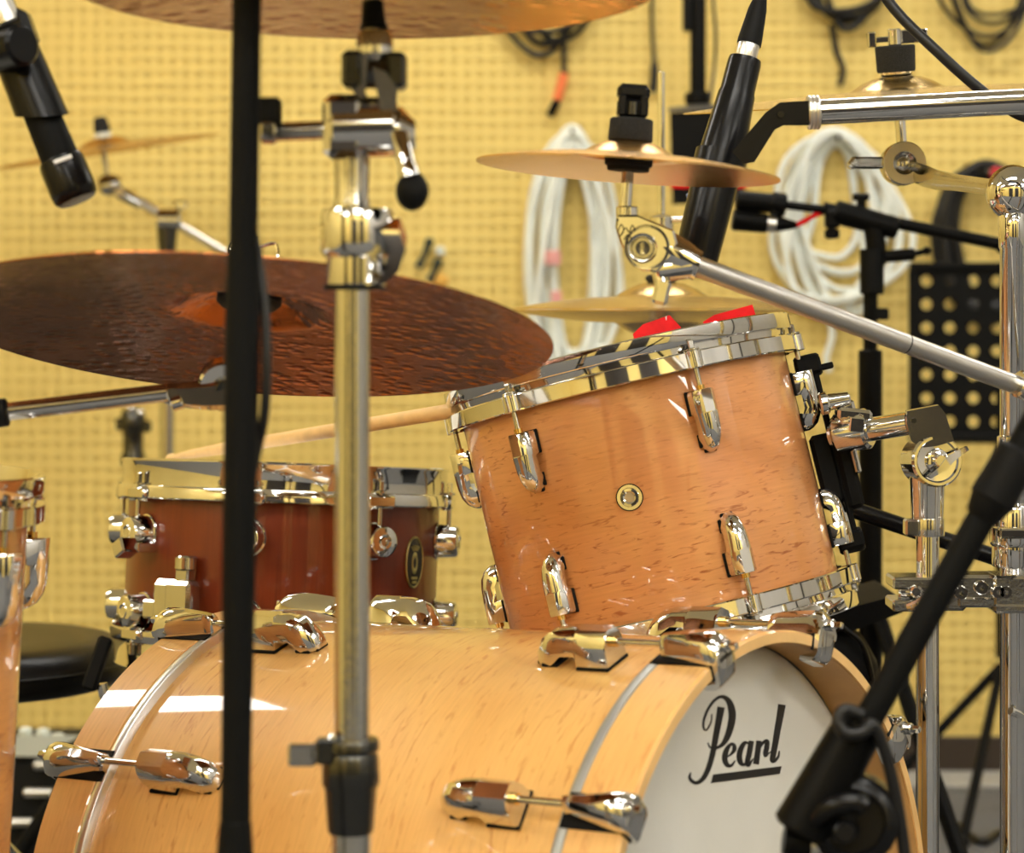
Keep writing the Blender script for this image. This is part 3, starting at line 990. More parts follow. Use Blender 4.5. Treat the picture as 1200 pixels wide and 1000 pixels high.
B().ball(W(483, 224, -.028), .0118, sq=(1, 1, 1.2)).build('handle_knob', RUBBER, hdo)
sr = B().cyl(W(316, 155), W(392, 152), .0065, bev=.001)
sr.cyl(W(306, 152), W(324, 152), .0105, bev=.0015)
sr.build('short_rod', CHROME2, cst)
B().box(W(313, 130), (.020, .020, .018), b=.002).build('rod_stop', RUBBER, cst)
# tilter below the crash
tb = B()
tb.lathe([(0, zz(72)), (.010, zz(72)), (.0135, zz(64)), (.0135, zz(56)), (.0125, zz(42)), (.0105, zz(36)), (0, zz(35))], 32, T(W(439, 0).x, sx_.y, 0))
tb.loft([[W(px, py, d) for px, py in ((420, 62), (432, 62), (428, 108), (418, 104), (410, 94))] for d in (-.012, .010)])
tb.loft([[W(px, py, d) for px, py in ((436, 78), (452, 84), (466, 104), (464, 130), (446, 130))] for d in (-.017, .006)])
tb.loft([[W(px, py, d) for px, py in ((405, 94), (422, 98), (434, 120), (424, 122))] for d in (-.006, .010)])
tb.cyl(W(412, 58, -.004), W(410, 72, -.004), .0032, n=12)
tbo = tb.build('tilter', CHROME2, cst)
hb = B().cyl(W(405, 84), W(472, 86), .0115, n=8, bev=.002).box(W(413, 83), (.014, .030, .026), b=.003).box(W(465, 84), (.014, .030, .026), b=.003)
hb.build('tilter_hinge', DARKMETAL, tbo)
ps_ = B().cyl(W(437, 36), W(434, -60), .0062, n=16)
ps_.build('cymbal_post', CHROME2, cst)
B().cyl(W(438, 30), W(437, 0), .009, .0075, n=20, bev=.001).cyl(W(438, 34), W(438, 29), .0105, n=24, bev=.001).build('post_sleeve', RUBBER, cst)
zt_ = .030
B().cyl((0, 0, .004), (0, 0, .0265), .02, n=28, bev=.004, M=cM).build('felt_washer', FELT, cst)
wingnut(B(), cM, .033).build('wing_nut', CHROME, cst)
# lower clamp and base
lc = B().lathe([(.0126, zz(866)), (.0195, zz(866)), (.0205, zz(870)), (.0205, zz(878)), (.0185, zz(882)), (.0200, zz(888)), (.0205, zz(918)), (.0195, zz(921)), (.0185, zz(925)), (.0165, zz(972)), (.0155, zz(976)), (.0126, zz(977))], 40, T(W(411, 0).x, sx_.y, 0))
lc.box(W(382, 880, -.010), (.014, .014, .018), b=.002)
lco = lc.build('height_clamp', DARKMETAL, cst)
B().cyl(W(386, 882, -.010), W(370, 884, -.010), .0038, n=14).box(W(354, 885, -.010), (.020, .006, .016), b=.002).box(W(369, 882, -.010), (.008, .006, .013), b=.002).cyl(W(392, 862, -.008), W(386, 872, -.010), .0042, n=12).build('wing_screw_or_glint', CHROME2, lco)
B().cyl((sx_.x, sx_.y, .06), (sx_.x, sx_.y, zz(885)), .0143, n=36).build('lower_tube', CHROME2, cst)
tripod(cst, sx_.x, sx_.y, .42, .30, CHROME2, a0=A(95))

# ---------------------------------------------------------------- black microphone stand at front left
MD = 1.6
def WM(px, py, dy=0.0):
    return P(px, py, MD + dy)


mb0 = WM(271, 365 + 900 * FPX / MD / 1000 * 1.0)
top, foot = WM(291, -130), V((WM(268, 0).x - .003, MD, .02))
ms = thing('microphone_stand', 'tall matte black microphone stand tube crossing the left foreground', 'stand', (foot.x, foot.y, 0))
pt = lambda y: top + (foot - top) * ((top.z - WM(0, y).z) / (top.z - foot.z))
B().cyl(pt(300), top, .0098, n=28, bev=.001).build('upper_tube', MATTE, ms)
B().tube([pt(960), pt(900), pt(700), pt(560), pt(500), pt(380), pt(290)], [.0104, .0100, .0112, .0113, .0115, .0118, .0108], 28).build('grip_sleeve', MATTE, ms)
B().cyl(foot, pt(900), .0098, n=28).cyl(pt(1010), pt(960), .0125, .0108, n=28, bev=.002).build('lower_tube', MATTE, ms)
B().lathe([(0, .03), (.02, .03), (.03, .018), (.12, .012), (.125, .006), (.125, 0), (0, 0)], 48, T(foot.x, foot.y, 0)).build('round_base', MATTE, ms)
cb_ = B().tube(smooth_path([pt(-120) + V((.002, .0145, 0)), pt(220) + V((.003, .0145, 0)), pt(300) + V((.0085, .0125, 0)), pt(365) + V((.0145, .005, 0)), pt(430) + V((.0165, .0, 0)), pt(490) + V((.0150, .004, 0)), pt(545) + V((.008, .013, 0)), pt(620) + V((.003, .0150, 0)), pt(850) + V((.002, .0150, 0)), pt(1100) + V((.002, .0155, 0))], 5), .0034, 12)
tag(cb_.build('cable', BLACKCABLE, None, origin=tuple(pt(420))), 'black cable running down along the foreground microphone stand', 'cable')

# ---------------------------------------------------------------- microphone hanging at upper left
LD = 1.9
m0, m1 = P(91, 236, LD), P(-27, -50, LD + .02)
ax = (m0 - m1).normalized()
Fm = frame(m0, -ax, (0, -1, 0))           # z from tip up along the body
mic = thing('microphone', 'black pencil microphone pointing down at the upper left corner', 'microphone', Fm)
u_ = lambda px: px / 1474.0
B().lathe([(0, .0), (u_(22), .0005), (u_(26), u_(5)), (u_(27.5), u_(14)), (u_(27), u_(50)), (u_(25.5), u_(54)), (0, u_(54))], 36).build('capsule', PLASTIC, mic, local=True)
B().lathe([(0, u_(50)), (u_(22), u_(50)), (u_(22.5), u_(56)), (u_(21), u_(130)), (u_(21), u_(255)), (0, u_(255))], 36).build('body', MATTE, mic, local=True)
B().box((u_(27.3), 0, u_(47)), (.001, u_(22), u_(5)), M=RZ(.25), b=.0003).build('white_strip', pm('white_mark', (.75, .75, .75), 0, .5), mic, local=True)  # narrow white strip across the capsule
hold = thing('microphone_clip', 'black plastic clip gripping the pencil microphone at upper left', 'microphone clip', Fm)
rings = []
for z, r in ((u_(112), u_(30)), (u_(150), u_(29)), (u_(200), u_(28)), (u_(232), u_(26)), (u_(240), u_(22))):
    rings.append([(r * math.cos(2 * PI * k / 28) * (1.0), r * math.sin(2 * PI * k / 28), z + u_(14) * math.cos(2 * PI * k / 28 + 2.2) * (1 if z < u_(130) else 0)) for k in range(28)])
inner = []
for z, r in ((u_(240), u_(21.5)), (u_(112), u_(22)),):
    inner.append([(r * math.cos(2 * PI * k / 28), r * math.sin(2 * PI * k / 28), z + u_(14) * math.cos(2 * PI * k / 28 + 2.2) * (1 if z < u_(130) else 0)) for k in range(28)])
B().loft(rings + inner, caps=False, loop=True).build('clip_sleeve', PLASTIC, hold, local=True)
cj = B().cyl(P(-10, 62, LD - .005), P(28, 52, LD - .03), .017, n=28, bev=.003).box(P(14, 40, LD - .012), (.036, .028, .034), b=.006, rot=RY(-.35))
cj.build('swivel_joint', PLASTIC, hold)
B().cyl(P(10, 30, LD - .02), P(-14, -20, LD - .02), .0115, n=24, bev=.002).build('threaded_stud', ALU, hold)
hs = thing('microphone_stand', 'boom stand off the left edge carrying the pencil microphone', 'stand', (P(-220, 0, LD).x, LD, 0))
hx = P(-220, 0, LD).x
B().cyl((hx, LD, .02), (hx, LD, 1.22), .0098).build('upright', MATTE, hs)
B().cyl((hx, LD, 1.21), P(-8, -24, LD - .02), .008).build('boom_arm', MATTE, hs)
B().lathe([(0, .03), (.02, .03), (.03, .018), (.11, .012), (.115, .006), (.115, 0), (0, 0)], 40, T(hx, LD, 0)).build('round_base', MATTE, hs)

# ---------------------------------------------------------------- tom microphone, its holder and cable
ND = 2.20
n1, n0 = P(890, 2, ND + .02), P(812, 318, ND - .02)
Fn = frame(n1, n0 - n1, (0, -1, 0))       # z runs from the connector down to the tip
un = 2800 / ND
q_ = lambda px: px / un
tmic = thing('microphone', 'long black microphone aimed down past the splash cymbal', 'microphone', Fn)
B().lathe([(0, q_(70)), (q_(19), q_(72)), (q_(20), q_(78)), (q_(20.5), q_(112)), (q_(22), q_(117)), (q_(27), q_(190)), (q_(27.5), q_(240)), (q_(25.5), q_(330)), (q_(24), q_(336)), (0, q_(336))], 40).build('body', PLASTIC, tmic, local=True)
B().box((0, q_(27.3), 0), (q_(17), .0012, q_(17)), M=T(0, 0, q_(246)) @ RZ(.72), rot=RY(PI / 4), b=.0002).build('sticker', BLUE, tmic, local=True)
xl = B().lathe([(0, -q_(4)), (q_(8), -q_(4)), (q_(11), q_(10)), (q_(14.5), q_(48)), (q_(14.5), q_(54)), (0, q_(54))], 32)
mc = thing('cable', 'black microphone cable plugged into the long tom microphone', 'cable', Fn)
xl.build('plug_boot', RUBBER, mc, local=True)
B().lathe([(0, q_(53)), (q_(13), q_(53)), (q_(13.3), q_(55)), (q_(13.3), q_(80)), (q_(12), q_(82)), (0, q_(82))], 32).build('plug_ring', ALU, mc, local=True)
B().tube(smooth_path([n1 + V((0, 0, 0)), P(900, -40, ND + .02), P(940, -120, ND + .04), P(1000, -80, ND + .03), P(1040, 0, ND + .02), P(1100, 62, ND + .0), P(1155, 110, ND + .0), P(1195, 135, ND + .0), P(1260, 165, ND), P(1330, 330, ND), P(1340, 900, ND)], 6), .0052, 12).build('cord', BLACKCABLE, mc)
tar = thing('microphone_holder', 'chrome arm with black angled clip holding the long tom microphone', 'microphone holder', (P(1330, 0, ND - .06).x, ND - .06, 0))
ARD = ND - .07
B().cyl(P(958, 131.5, ARD), P(1330, 112, ARD), .0115, n=28).build('arm', CHROME, tar)
jn = B()
for k in range(3):
    jn.lathe([(.010, 0), (.0145, 0), (.0155, .0012), (.0155, .0028), (.0145, .004), (.010, .004)], 28, frame(P(946 + k * 4.5, 132 - k * .2, ARD), P(958, 131.5, ARD) - P(946, 132, ARD)), closed=True)
jn.build('end_ring', ALU, tar)
cp = B()
poly = [(948, 118), (948, 147), (918, 147), (908, 152), (884, 190), (872, 192), (858, 178), (880, 152), (897, 132), (914, 120)]
cp.loft([[P(x, y, ARD + d) for x, y in poly] for d in (-.012, -.0135 + .002, .010, .012)])
cpo = cp.build('clip_arm', PLASTIC, tar)
B().lathe([(q_(27.2), q_(190)), (q_(31), q_(190)), (q_(31), q_(222)), (q_(28), q_(222))], 36, Fn, closed=True).build('clip_ring', PLASTIC, cpo)
B().cyl(P(915, 134, ARD - .012), P(915, 134, ARD - .0145), .003, n=14).build('clip_screw', DARKMETAL, cpo)
B().cyl((P(1330, 0, ARD).x, ARD, .02), P(1330, 85, ARD), .0125).build('upright', CHROME, tar)
B().lathe([(0, .03), (.02, .03), (.03, .018), (.12, .012), (.12, 0), (0, 0)], 40, T(P(1330, 0, ARD).x, ARD, 0)).build('round_base', MATTE, tar)

# ---------------------------------------------------------------- rack on the right: main post, cymbal arm, clamp, tom arm
RD = 2.30
def R_(px, py, dy=0.0):
    return P(px, py, RD + dy)


rx = R_(1187, 0).x
rack = thing('cymbal_stand', 'chrome stand post at the right edge carrying tom arm and crash', 'stand', (rx, RD, 0))
zr = lambda y: R_(0, y).z
B().lathe([(0, .05), (.0125, .05), (.0125, zr(292)), (.0135, zr(290)), (.0142, zr(250)), (.0120, zr(246)), (0, zr(246))], 40, T(rx, RD, 0)).build('post', CHROME, rack)
kn = B().ball((rx, RD, zr(226)), .026, n=32, sq=(1, .8, 1.05))
kn.build('boom_joint', CHROME, rack)
rings = []
for px, py, hw in ((1066, 200, .011), (1082, 206, .0115), (1098, 211, .010), (1120, 214, .0082), (1150, 218, .0078), (1172, 221, .0078)):
    c = R_(px, py, .25 * (1180 - px) / 114)
    rings.append([c + V((x, y, z)) for x, y, z in ((0, -.009, -hw * .6), (0, -.009, hw * .5), (0, -.005, hw), (0, .005, hw), (0, .009, hw * .5), (0, .009, -hw * .6), (0, .004, -hw), (0, -.004, -hw))])
B().loft(rings).build('boom_arm', CHROME2, rack)
KD = .25
kr = B().lathe([(.0125, -.016), (.022, -.016), (.0232, -.0145), (.0232, .012), (.022, .014), (.0125, .014)], 40, frame(R_(1058, 192, .25), (0, -1, 0)), closed=True)
kr.lathe([(0, -.006), (.012, -.006), (.0128, .004), (.008, .007), (0, .0085)], 32, frame(R_(1058, 192, .25), (0, -1, 0)))
kr.box(R_(1018, 191, KD), (.036, .012, .0125), b=.002).box(R_(1000, 191, KD), (.010, .014, .0145), b=.003, rot=RY(.7))
kr.build('tilter', CHROME2, rack)
B().lathe([(.0126, .0138), (.0222, .0138), (.0222, .0146), (.0126, .0146)], 40, frame(R_(1058, 192, .25), (0, -1, 0)), closed=True).build('tilter_face', pm('satin_nickel', (.62, .55, .40), 1, .35), rack)
B().cyl(R_(1057, 172, KD), qM @ V((0, 0, .056)), .006, n=16).build('cymbal_post', CHROME, rack)
B().cyl((0, 0, -.012), (0, 0, .014), .0195, n=28, bev=.003, M=qM).build('lower_felt', FELT, rack)
B().lathe([(0, .014), (.0215, .014), (.0215, .020), (.0165, .026), (.0175, .030), (0, .030)], 32, qM).build('cup_washer', CHROME, rack)
B().lathe([(0, .0285), (.0195, .0285), (.0205, .031), (.0213, .0555), (.020, .057), (0, .057)], 32, qM).build('top_felt', FELT, rack)
wq = B().cyl((0, 0, .057), (0, 0, .0745), .0075, n=20, bev=.001, M=qM)
wq.box((-.0245, 0, .0645), (.009, .011, .0165), M=qM, b=.0015).box((.021, 0, .0655), (.028, .004, .0145), M=qM, b=.0015).box((-.013, 0, .064), (.018, .0035, .006), M=qM, b=.001)
wq.build('wing_nut', CHROME, rack)
co_ = B().lathe([(.0125, zr(664)), (.019, zr(664)), (.020, zr(661)), (.020, zr(640)), (.0215, zr(638)), (.0222, zr(634)), (.0222, zr(618)), (.019, zr(616)), (.0185, zr(596)), (.017, zr(592)), (.0125, zr(592))], 40, T(rx, RD, 0))
co_.box(R_(1186, 625, -.024), (.026, .012, .010), b=.002)
co_.build('post_collar', CHROME, rack)
B().lathe([(.0125, zr(565)), (.0175, zr(563)), (.0155, zr(545)), (.0150, zr(512)), (.0125, zr(510))], 36, T(rx, RD, 0)).build('height_sleeve', CHROME, rack)
mcl = B()
mcl.box(R_(1186, 694), (.046, .050, .036), b=.003)
mcl.box(R_(1142, 690), (.036, .040, .030), b=.003)
mcl.box(R_(1142, 703), (.040, .046, .010), b=.002)
mcl.box(R_(1076, 681), (.056, .048, .011), b=.002)
mcl.box(R_(1072, 707), (.050, .048, .011), b=.002)
mcl.box(R_(1110, 694), (.030, .040, .032), b=.003)
mcl.box(R_(1180, 710, -.004), (.034, .048, .008), b=.002)
mco = mcl.build('multi_clamp', CHROME2, rack)
mw = B()
for px, py in ((1126, 695), (1150, 689), (1170, 694), (1178, 694)):
    mw.lathe([(.0025, 0), (.0058, 0), (.0066, .0015), (.0058, .003), (.0025, .003)], 20, frame(R_(px, py, -.0225), (0, -1, 0)), closed=True)
mw.tube(smooth_path([R_(1064, 712, -.026), R_(1076, 708, -.030), R_(1088, 699, -.032), R_(1098, 690, -.030)], 3), [.004, .0045, .005, .005, .005, .005, .005, .005, .0045, .004], 10)
mw.cyl(R_(1052, 694, -.006), R_(1086, 694, -.006), .0075, n=16, bev=.002).cyl(R_(1074, 694, -.014), R_(1074, 694, -.03), .006, n=16, bev=.002)
mw.build('clamp_bolt', CHROME, mco)
tripod(rack, rx, RD, .30, .30, CHROME, a0=0)
nx_ = R_(1214, 0).x
B().cyl((nx_, RD + .05, .02), (nx_, RD + .05, R_(0, 700).z), .0143, n=32).build('support_tube', DARKMETAL, rack)
B().tube(smooth_path([R_(1184, 833, -.016), R_(1193, 837, -.010), R_(1205, 844, .010), R_(1212, 846, .04)], 3), .0042, 10).build('wing_bolt', CHROME, rack)

# tom arm
tx = R_(1087, 0).x
ta = thing('tom_arm', 'chrome jointed arm clamped to the right post, holding the rack tom', 'tom holder', (tx, RD, 0))
B().lathe([(0, zr(1010)), (.0112, zr(1010)), (.0112, zr(606)), (0, zr(606))], 36, T(tx, RD, 0)).build('lower_tube', CHROME, ta)
B().lathe([(0, zr(608)), (.0155, zr(608)), (.0158, zr(603)), (.0168, zr(572)), (.0175, zr(560)), (0, zr(556))], 36, T(tx, RD, 0)).build('tapered_sleeve', CHROME, ta)
kl = B().lathe([(.011, zr(628)), (.0158, zr(628)), (.0162, zr(626)), (.0162, zr(609)), (.0158, zr(607)), (.011, zr(607))], 36, T(tx, RD, 0), closed=True)
kl.box(R_(1068, 618, -.006), (.014, .018, .016), b=.002)
kl.build('memory_lock', CHROME2, ta)
jd = B()
FJ = frame(R_(1091, 540), (.18, -1, .05), (1, 0, 0))
jd.lathe([(0, -.022), (.022, -.022), (.024, -.020), (.024, .0), (.0255, .002), (.0255, .016), (.0235, .0185), (.021, .0185), (.0195, .0165), (.012, .016), (.011, .019), (.005, .021), (0, .021)], 44, FJ)
jdo = jd.build('joint_disc', CHROME, ta)
wg = B().cyl((0, 0, .018), (0, 0, .029), .0062, n=20, bev=.001, M=FJ)
wg.loft([[(x, y - .0, z) for x, y, z in ring] for ring in [[(-.013, -.014, .022), (-.010, -.0165, .022), (-.010, -.0165, .028), (-.013, -.014, .028)], [(-.003, -.006, .022), (.004, -.009, .022), (.004, -.009, .030), (-.003, -.006, .030)],
          [(.006, .005, .022), (.0125, .0, .022), (.0125, .0, .030), (.006, .005, .030)], [(.026, .014, .023), (.028, .0105, .023), (.028, .0105, .028), (.026, .014, .028)]]], M=FJ)
wg.build('wing_nut', CHROME, jdo)
hdk = B()
pol = [(1061, 481), (1098, 474), (1106, 484), (1116, 516), (1096, 522), (1078, 524), (1066, 516), (1061, 496)]
hdk.loft([[R_(x + (2 if abs(d) > .015 else 0), y + (1 if abs(d) > .015 else 0), d) for x, y in pol] for d in (-.018, -.0145, .0145, .018)])
hdo2 = hdk.build('elbow', CHROME2, ta)
B().cyl(R_(1071, 493, -.0175), R_(1071, 493, -.0195), .0026, n=14).build('elbow_screw', DARKMETAL, hdo2)
B().cyl(R_(1066, 496), R_(975, 511, .045), .0115, n=32).build('rod', CHROME, ta)
sk = B().cyl(R_(1019, 502, .025), R_(980, 508, .042), .0200, n=36, bev=.003)
sk.box(R_(1000, 486, .03), (.034, .026, .012), b=.003, rot=RY(.1)).box(R_(1004, 498, .009), (.014, .007, .014), b=.001, rot=RY(.1))
sk.cyl(R_(969, 472, .03), R_(996, 467, .03), .0085, .0068, n=20, bev=.0015).cyl(R_(960, 474, .03), R_(971, 472, .03), .0115, n=20, bev=.002)
sk.build('rod_clamp', CHROME, ta)

# splash boom arm with tilter, fixed to the right post
sba = thing('cymbal_boom', 'grey steel boom with engraved chrome tilter holding the splash cymbal', 'cymbal boom', P(1290, 490, 2.18))
a0_, a1_ = P(814, 311, SP_D), P(1062, 403, 2.09)
a2_ = P(1300, 492, 2.185)
B().cyl(a0_, a1_, .0088, n=24).build('boom_tube', STEEL, sba)
B().cyl(a1_, a2_, .0085, n=24).build('boom_end', STEEL, sba)
B().cyl(a1_ - (a2_ - a1_).normalized() * .0006, a1_ + (a2_ - a1_).normalized() * .0006, .0090, n=24).build('boom_joint_line', DARKMETAL, sba)
B().cyl(P(1192, 449, 2.135), P(1320, 500, 2.19), .0125, n=28, bev=.002).build('boom_sleeve', CHROME2, sba)
tt = B()
bd_ = [(723, 252), (747, 252), (790, 270), (794, 285), (788, 300), (770, 319), (752, 318), (738, 306), (727, 284), (721, 266)]
tt.loft([[P(736 + (x - 736) * k + (757 - 736) * (1 - k), 0 + y * k + 286 * (1 - k), SP_D + d) for x, y in bd_] for d, k in ((-.013, .93), (-.0115, 1.0), (.0115, 1.0), (.013, .93))])
tt.cyl(P(768, 316, SP_D), P(812, 310, SP_D), .0115, n=26, bev=.002)
rings = []
for px, py, hw in ((772, 288, .014), (784, 294, .0155), (800, 303, .0150), (812, 309, .0128), (818, 312, .0125)):
    c = P(px, py, SP_D)
    ring = []
    for k in range(10):
        a = 2 * PI * k / 10
        ring.append(c + V((.35 * hw * math.sin(a), hw * .9 * math.cos(a), hw * math.sin(a))))
    rings.append(ring)
tt.loft(rings)
tt.cyl(P(735, 242, SP_D), P(735, 256, SP_D), .0092, n=24, bev=.001)
tto = tt.build('tilter', CHROME, sba)
sc_ = B()
FS = frame(P(753, 291, SP_D - .0125), (0, -1, 0), (1, 0, 0))
sc_.lathe([(.005, .0012), (.006, .0024), (.0085, .0024), (.0092, .0010), (.011, .0010), (.0122, .0018), (.0128, 0), (.005, 0)], 32, FS, closed=True)
sc_.lathe([(0, .0005), (.005, .0012)], 24, FS)
sc_.lathe([(.0165, -.010), (.0185, -.008), (.019, .0005), (.0185, .001), (.0165, .0008)], 36, frame(P(758, 290, SP_D - .0125), (0, -1, 0), (1, 0, 0)), closed=True)
sc_.build('tilter_bolt', CHROME2, tto)
sq_ = B()
for pts in ([(724, 272), (728, 263), (731, 270), (727, 277), (733, 267), (737, 272), (741, 264), (744, 270)], [(731, 281), (736, 275), (740, 282), (735, 286), (741, 278)]):
    sq_.tube(smooth_path([P(x, y, SP_D - .0132) for x, y in pts], 4), .0005, 6)
sq_.build('engraving', DARKMETAL, tto, label='dark scribbled engraving on the chrome tilter')
wb_ = B().cyl(P(772, 318, SP_D - .002), P(775, 334, SP_D - .004), .006, n=20, bev=.001)
wb_.box(P(775, 342, SP_D - .005), (.0135, .010, .022), b=.003, rot=RY(.22))
wb_.build('wing_bolt', CHROME, tto)
B().cyl((0, 0, -.038), (0, 0, .05), .0052, n=18, M=sM).build('cymbal_post', CHROME, sba)
B().lathe([(0, -.0005), (.0175, -.0005), (.0180, .003), (.0200, .004), (.0205, .010), (.018, .016), (0, .016)], 32, sM).build('lower_felt', FELT, sba)
B().lathe([(0, .0245), (.0182, .0245), (.0188, .0255), (.0182, .042), (.0172, .043), (0, .043)], 32, sM).build('top_felt', FELT, sba)
qr = B()
qr.box((0, 0, .0515), (.026, .022, .016), M=sM, b=.003).box((0, 0, .065), (.0275, .024, .013), M=sM, b=.004)
qr.box((-.009, -.010, .053), (.007, .008, .018), M=sM, b=.0015).box((.009, -.010, .053), (.007, .008, .018), M=sM, b=.0015)
qro = qr.build('quick_release_nut', PLASTIC, sba)
B().cyl((0, -.011, .0455), (0, -.011, .056), .0045, n=16, M=sM).build('nut_core', DARKMETAL, qro, local=False)

# ---------------------------------------------------------------- hi-hat stand
hp = P(775, 0, HH_D)
hs_ = thing('hi_hat_stand', 'chrome hi-hat stand with thin pull rod behind the splash', 'stand', (hp.x, hp.y, 0))
zh = lambda y: P(0, y, HH_D).z
B().cyl((hp.x, hp.y, zh(430)), (hp.x, hp.y, zh(84)), .0046, n=16, bev=.001).build('pull_rod', CHROME, hs_)
cq = B().cyl((hp.x, hp.y, zh(336)), (hp.x, hp.y, zh(252)), .0085, n=24, bev=.001).cyl((hp.x, hp.y, zh(272)), (hp.x, hp.y, zh(253)), .0145, n=24, bev=.002)
cq.cyl((hp.x, hp.y, zh(258)), (hp.x + .03, hp.y - .01, zh(258)), .004, n=12)
cq.build('clutch', CHROME, hs_)
B().cyl((hp.x, hp.y, zh(331)), (hp.x, hp.y, zh(322)), .019, n=28, bev=.003).build('clutch_felt', FELT, hs_)
B().cyl((hp.x, hp.y, .06), (hp.x, hp.y, zh(412)), .0115, n=28).cyl((hp.x, hp.y, zh(412)), (hp.x, hp.y, zh(402)), .019, n=28, bev=.002).build('tube', CHROME, hs_)
tripod(hs_, hp.x, hp.y, .32, .15, CHROME, a0=A(45))

# ---------------------------------------------------------------- black boom arm behind the tom arm
bbx = P(1252, 0, 2.5).x
bb = thing('boom_stand', 'black boom tube slanting behind the tom arm at right', 'stand', (bbx, 2.5, 0))
B().cyl(P(930, 574, 2.5), P(1252, 682, 2.5), .0090, n=24, bev=.001).build('boom_arm', PLASTIC, bb)
B().cyl(P(1235, 678, 2.5), P(1268, 688, 2.5), .02, bev=.003).build('boom_clutch', RUBBER, bb)
B().cyl((bbx, 2.5, .03), (bbx, 2.5, P(0, 660, 2.5).z), .0105).build('upright', PLASTIC, bb)
B().lathe([(0, .03), (.02, .03), (.03, .018), (.12, .012), (.12, 0), (0, 0)], 40, T(bbx, 2.5, 0)).build('round_base', MATTE, bb)

# ---------------------------------------------------------------- bass drum microphone stand at lower right (foreground)
GD = 1.72
def G(px, py, dy=0.0):
    return P(px, py, GD + dy)


gb = G(985, 0)
gs = thing('microphone_stand', 'black boom microphone stand slanting across the bass drum head', 'stand', (gb.x, gb.y, 0))
B().cyl(G(1016, 846), G(1300, 340), .0105, n=28).build('boom_tube', MATTE, gs)
B().cyl(G(1160, 590), G(1196, 526), .0170, .0155, n=32, bev=.003).cyl(G(1149, 608), G(1166, 580), .0125, .0165, n=32, bev=.002).build('boom_grip', RUBBER, gs)
B().cyl(G(937, 976), G(1012, 842), .0215, .0180, n=36, bev=.003).build('boom_sleeve', BLACK, gs)
B().cyl(G(918, 985, -.0), G(950, 990, -.0), .0100, n=24).cyl(G(925, 1020), G(945, 968), .008, n=20).build('boom_tail', BLACK, gs)
gk = B().lathe([(0, -.022), (.030, -.022), (.033, -.018), (.033, .012), (.030, .016), (.024, .018), (.022, .014), (0, .013)], 40, frame(G(1000, 960), (-.2, -1, .1), (1, 0, 0)))
gk.build('boom_clutch', PLASTIC, gs)
gl = B().tube(smooth_path([G(955, 962, -.018), G(975, 946, -.026), G(1000, 940, -.028), G(1012, 945, -.028)], 3), [.006, .007, .0075, .008, .008, .008, .008, .008, .008, .008], 12)
gl.cyl(G(985, 975, -.02), G(990, 976, -.034), .008, n=20, bev=.002)
gl.build('clutch_lever', PLASTIC, gs)
B().cyl((G(1003, 0).x, GD, .03), G(1003, 975), .012, n=28).build('upright', BLACK, gs)
B().lathe([(0, .03), (.02, .03), (.03, .018), (.12, .012), (.12, 0), (0, 0)], 40, T(G(1003, 0).x, GD, 0)).build('round_base', MATTE, gs)
B().cyl(G(950, 992, -.004), G(982, 990, -.004), .007, n=16).build('boom_stub', ALU, gs)
gc = B().tube(smooth_path([G(1010, 838, -.020), G(990, 832, -.022), G(982, 846, -.024), G(992, 860, -.026), G(1012, 858, -.026), G(1022, 850, -.024), G(1034, 872, -.02), G(1048, 925, -.016), G(1060, 1000, -.01), G(1068, 1090, 0), G(1060, 1300, .0)], 6), .0046, 12)
tag(gc.build('cable', BLACKCABLE, None, origin=tuple(G(1010, 838, -.02))), 'black cable looped over the boom sleeve at the bass drum head', 'cable')

# ---------------------------------------------------------------- drumstick
s0, s1 = P(196, 537, 2.86), P(533, 481, 2.36)
dv = s1 - s0
ks = [(0, .0022), (.008, .0042), (.02, .0045), (.035, .0030), (.10, .0052), (.22, .0068), (.4, .0074), (.97, .0076), (.99, .0068), (1, .0045)]
st = B().tube([s0 + dv * t for t, r in ks], [r for t, r in ks], 18)
tag(st.build('drumstick', STICK, None, origin=tuple(s0)), 'wooden drumstick resting from the snare rim to the rack tom hoop', 'drumstick')

# ---------------------------------------------------------------- throne
th_c = P(-32, 0, 2.98)
thr = thing('drum_throne', 'round black vinyl drum throne seat at the lower left', 'stool', (th_c.x, th_c.y, 0))
zt2 = lambda y: P(0, y, 2.98).z
prof = [(0, zt2(748)), (.10, zt2(747)), (.150, zt2(747)), (.172, zt2(750)), (.186, zt2(758)), (.1935, zt2(772)), (.1935, zt2(788)), (.188, zt2(797)), (.176, zt2(801)), (0, zt2(802))]
B().lathe(prof, 72, T(th_c.x, th_c.y, 0)).build('cushion', VINYL, thr, sharp=70)
B().tube([(th_c.x + .1955 * math.cos(a), th_c.y + .1955 * math.sin(a), zt2(774)) for a in np.linspace(0, 2 * PI, 60, endpoint=False)], .0016, 6, loop=True).build('piping', VINYL, thr)
B().cyl((th_c.x, th_c.y, .12), (th_c.x, th_c.y, zt2(801)), .014).build('post', CHROME, thr)
tripod(thr, th_c.x, th_c.y, .26, .24, CHROME, a0=.2)

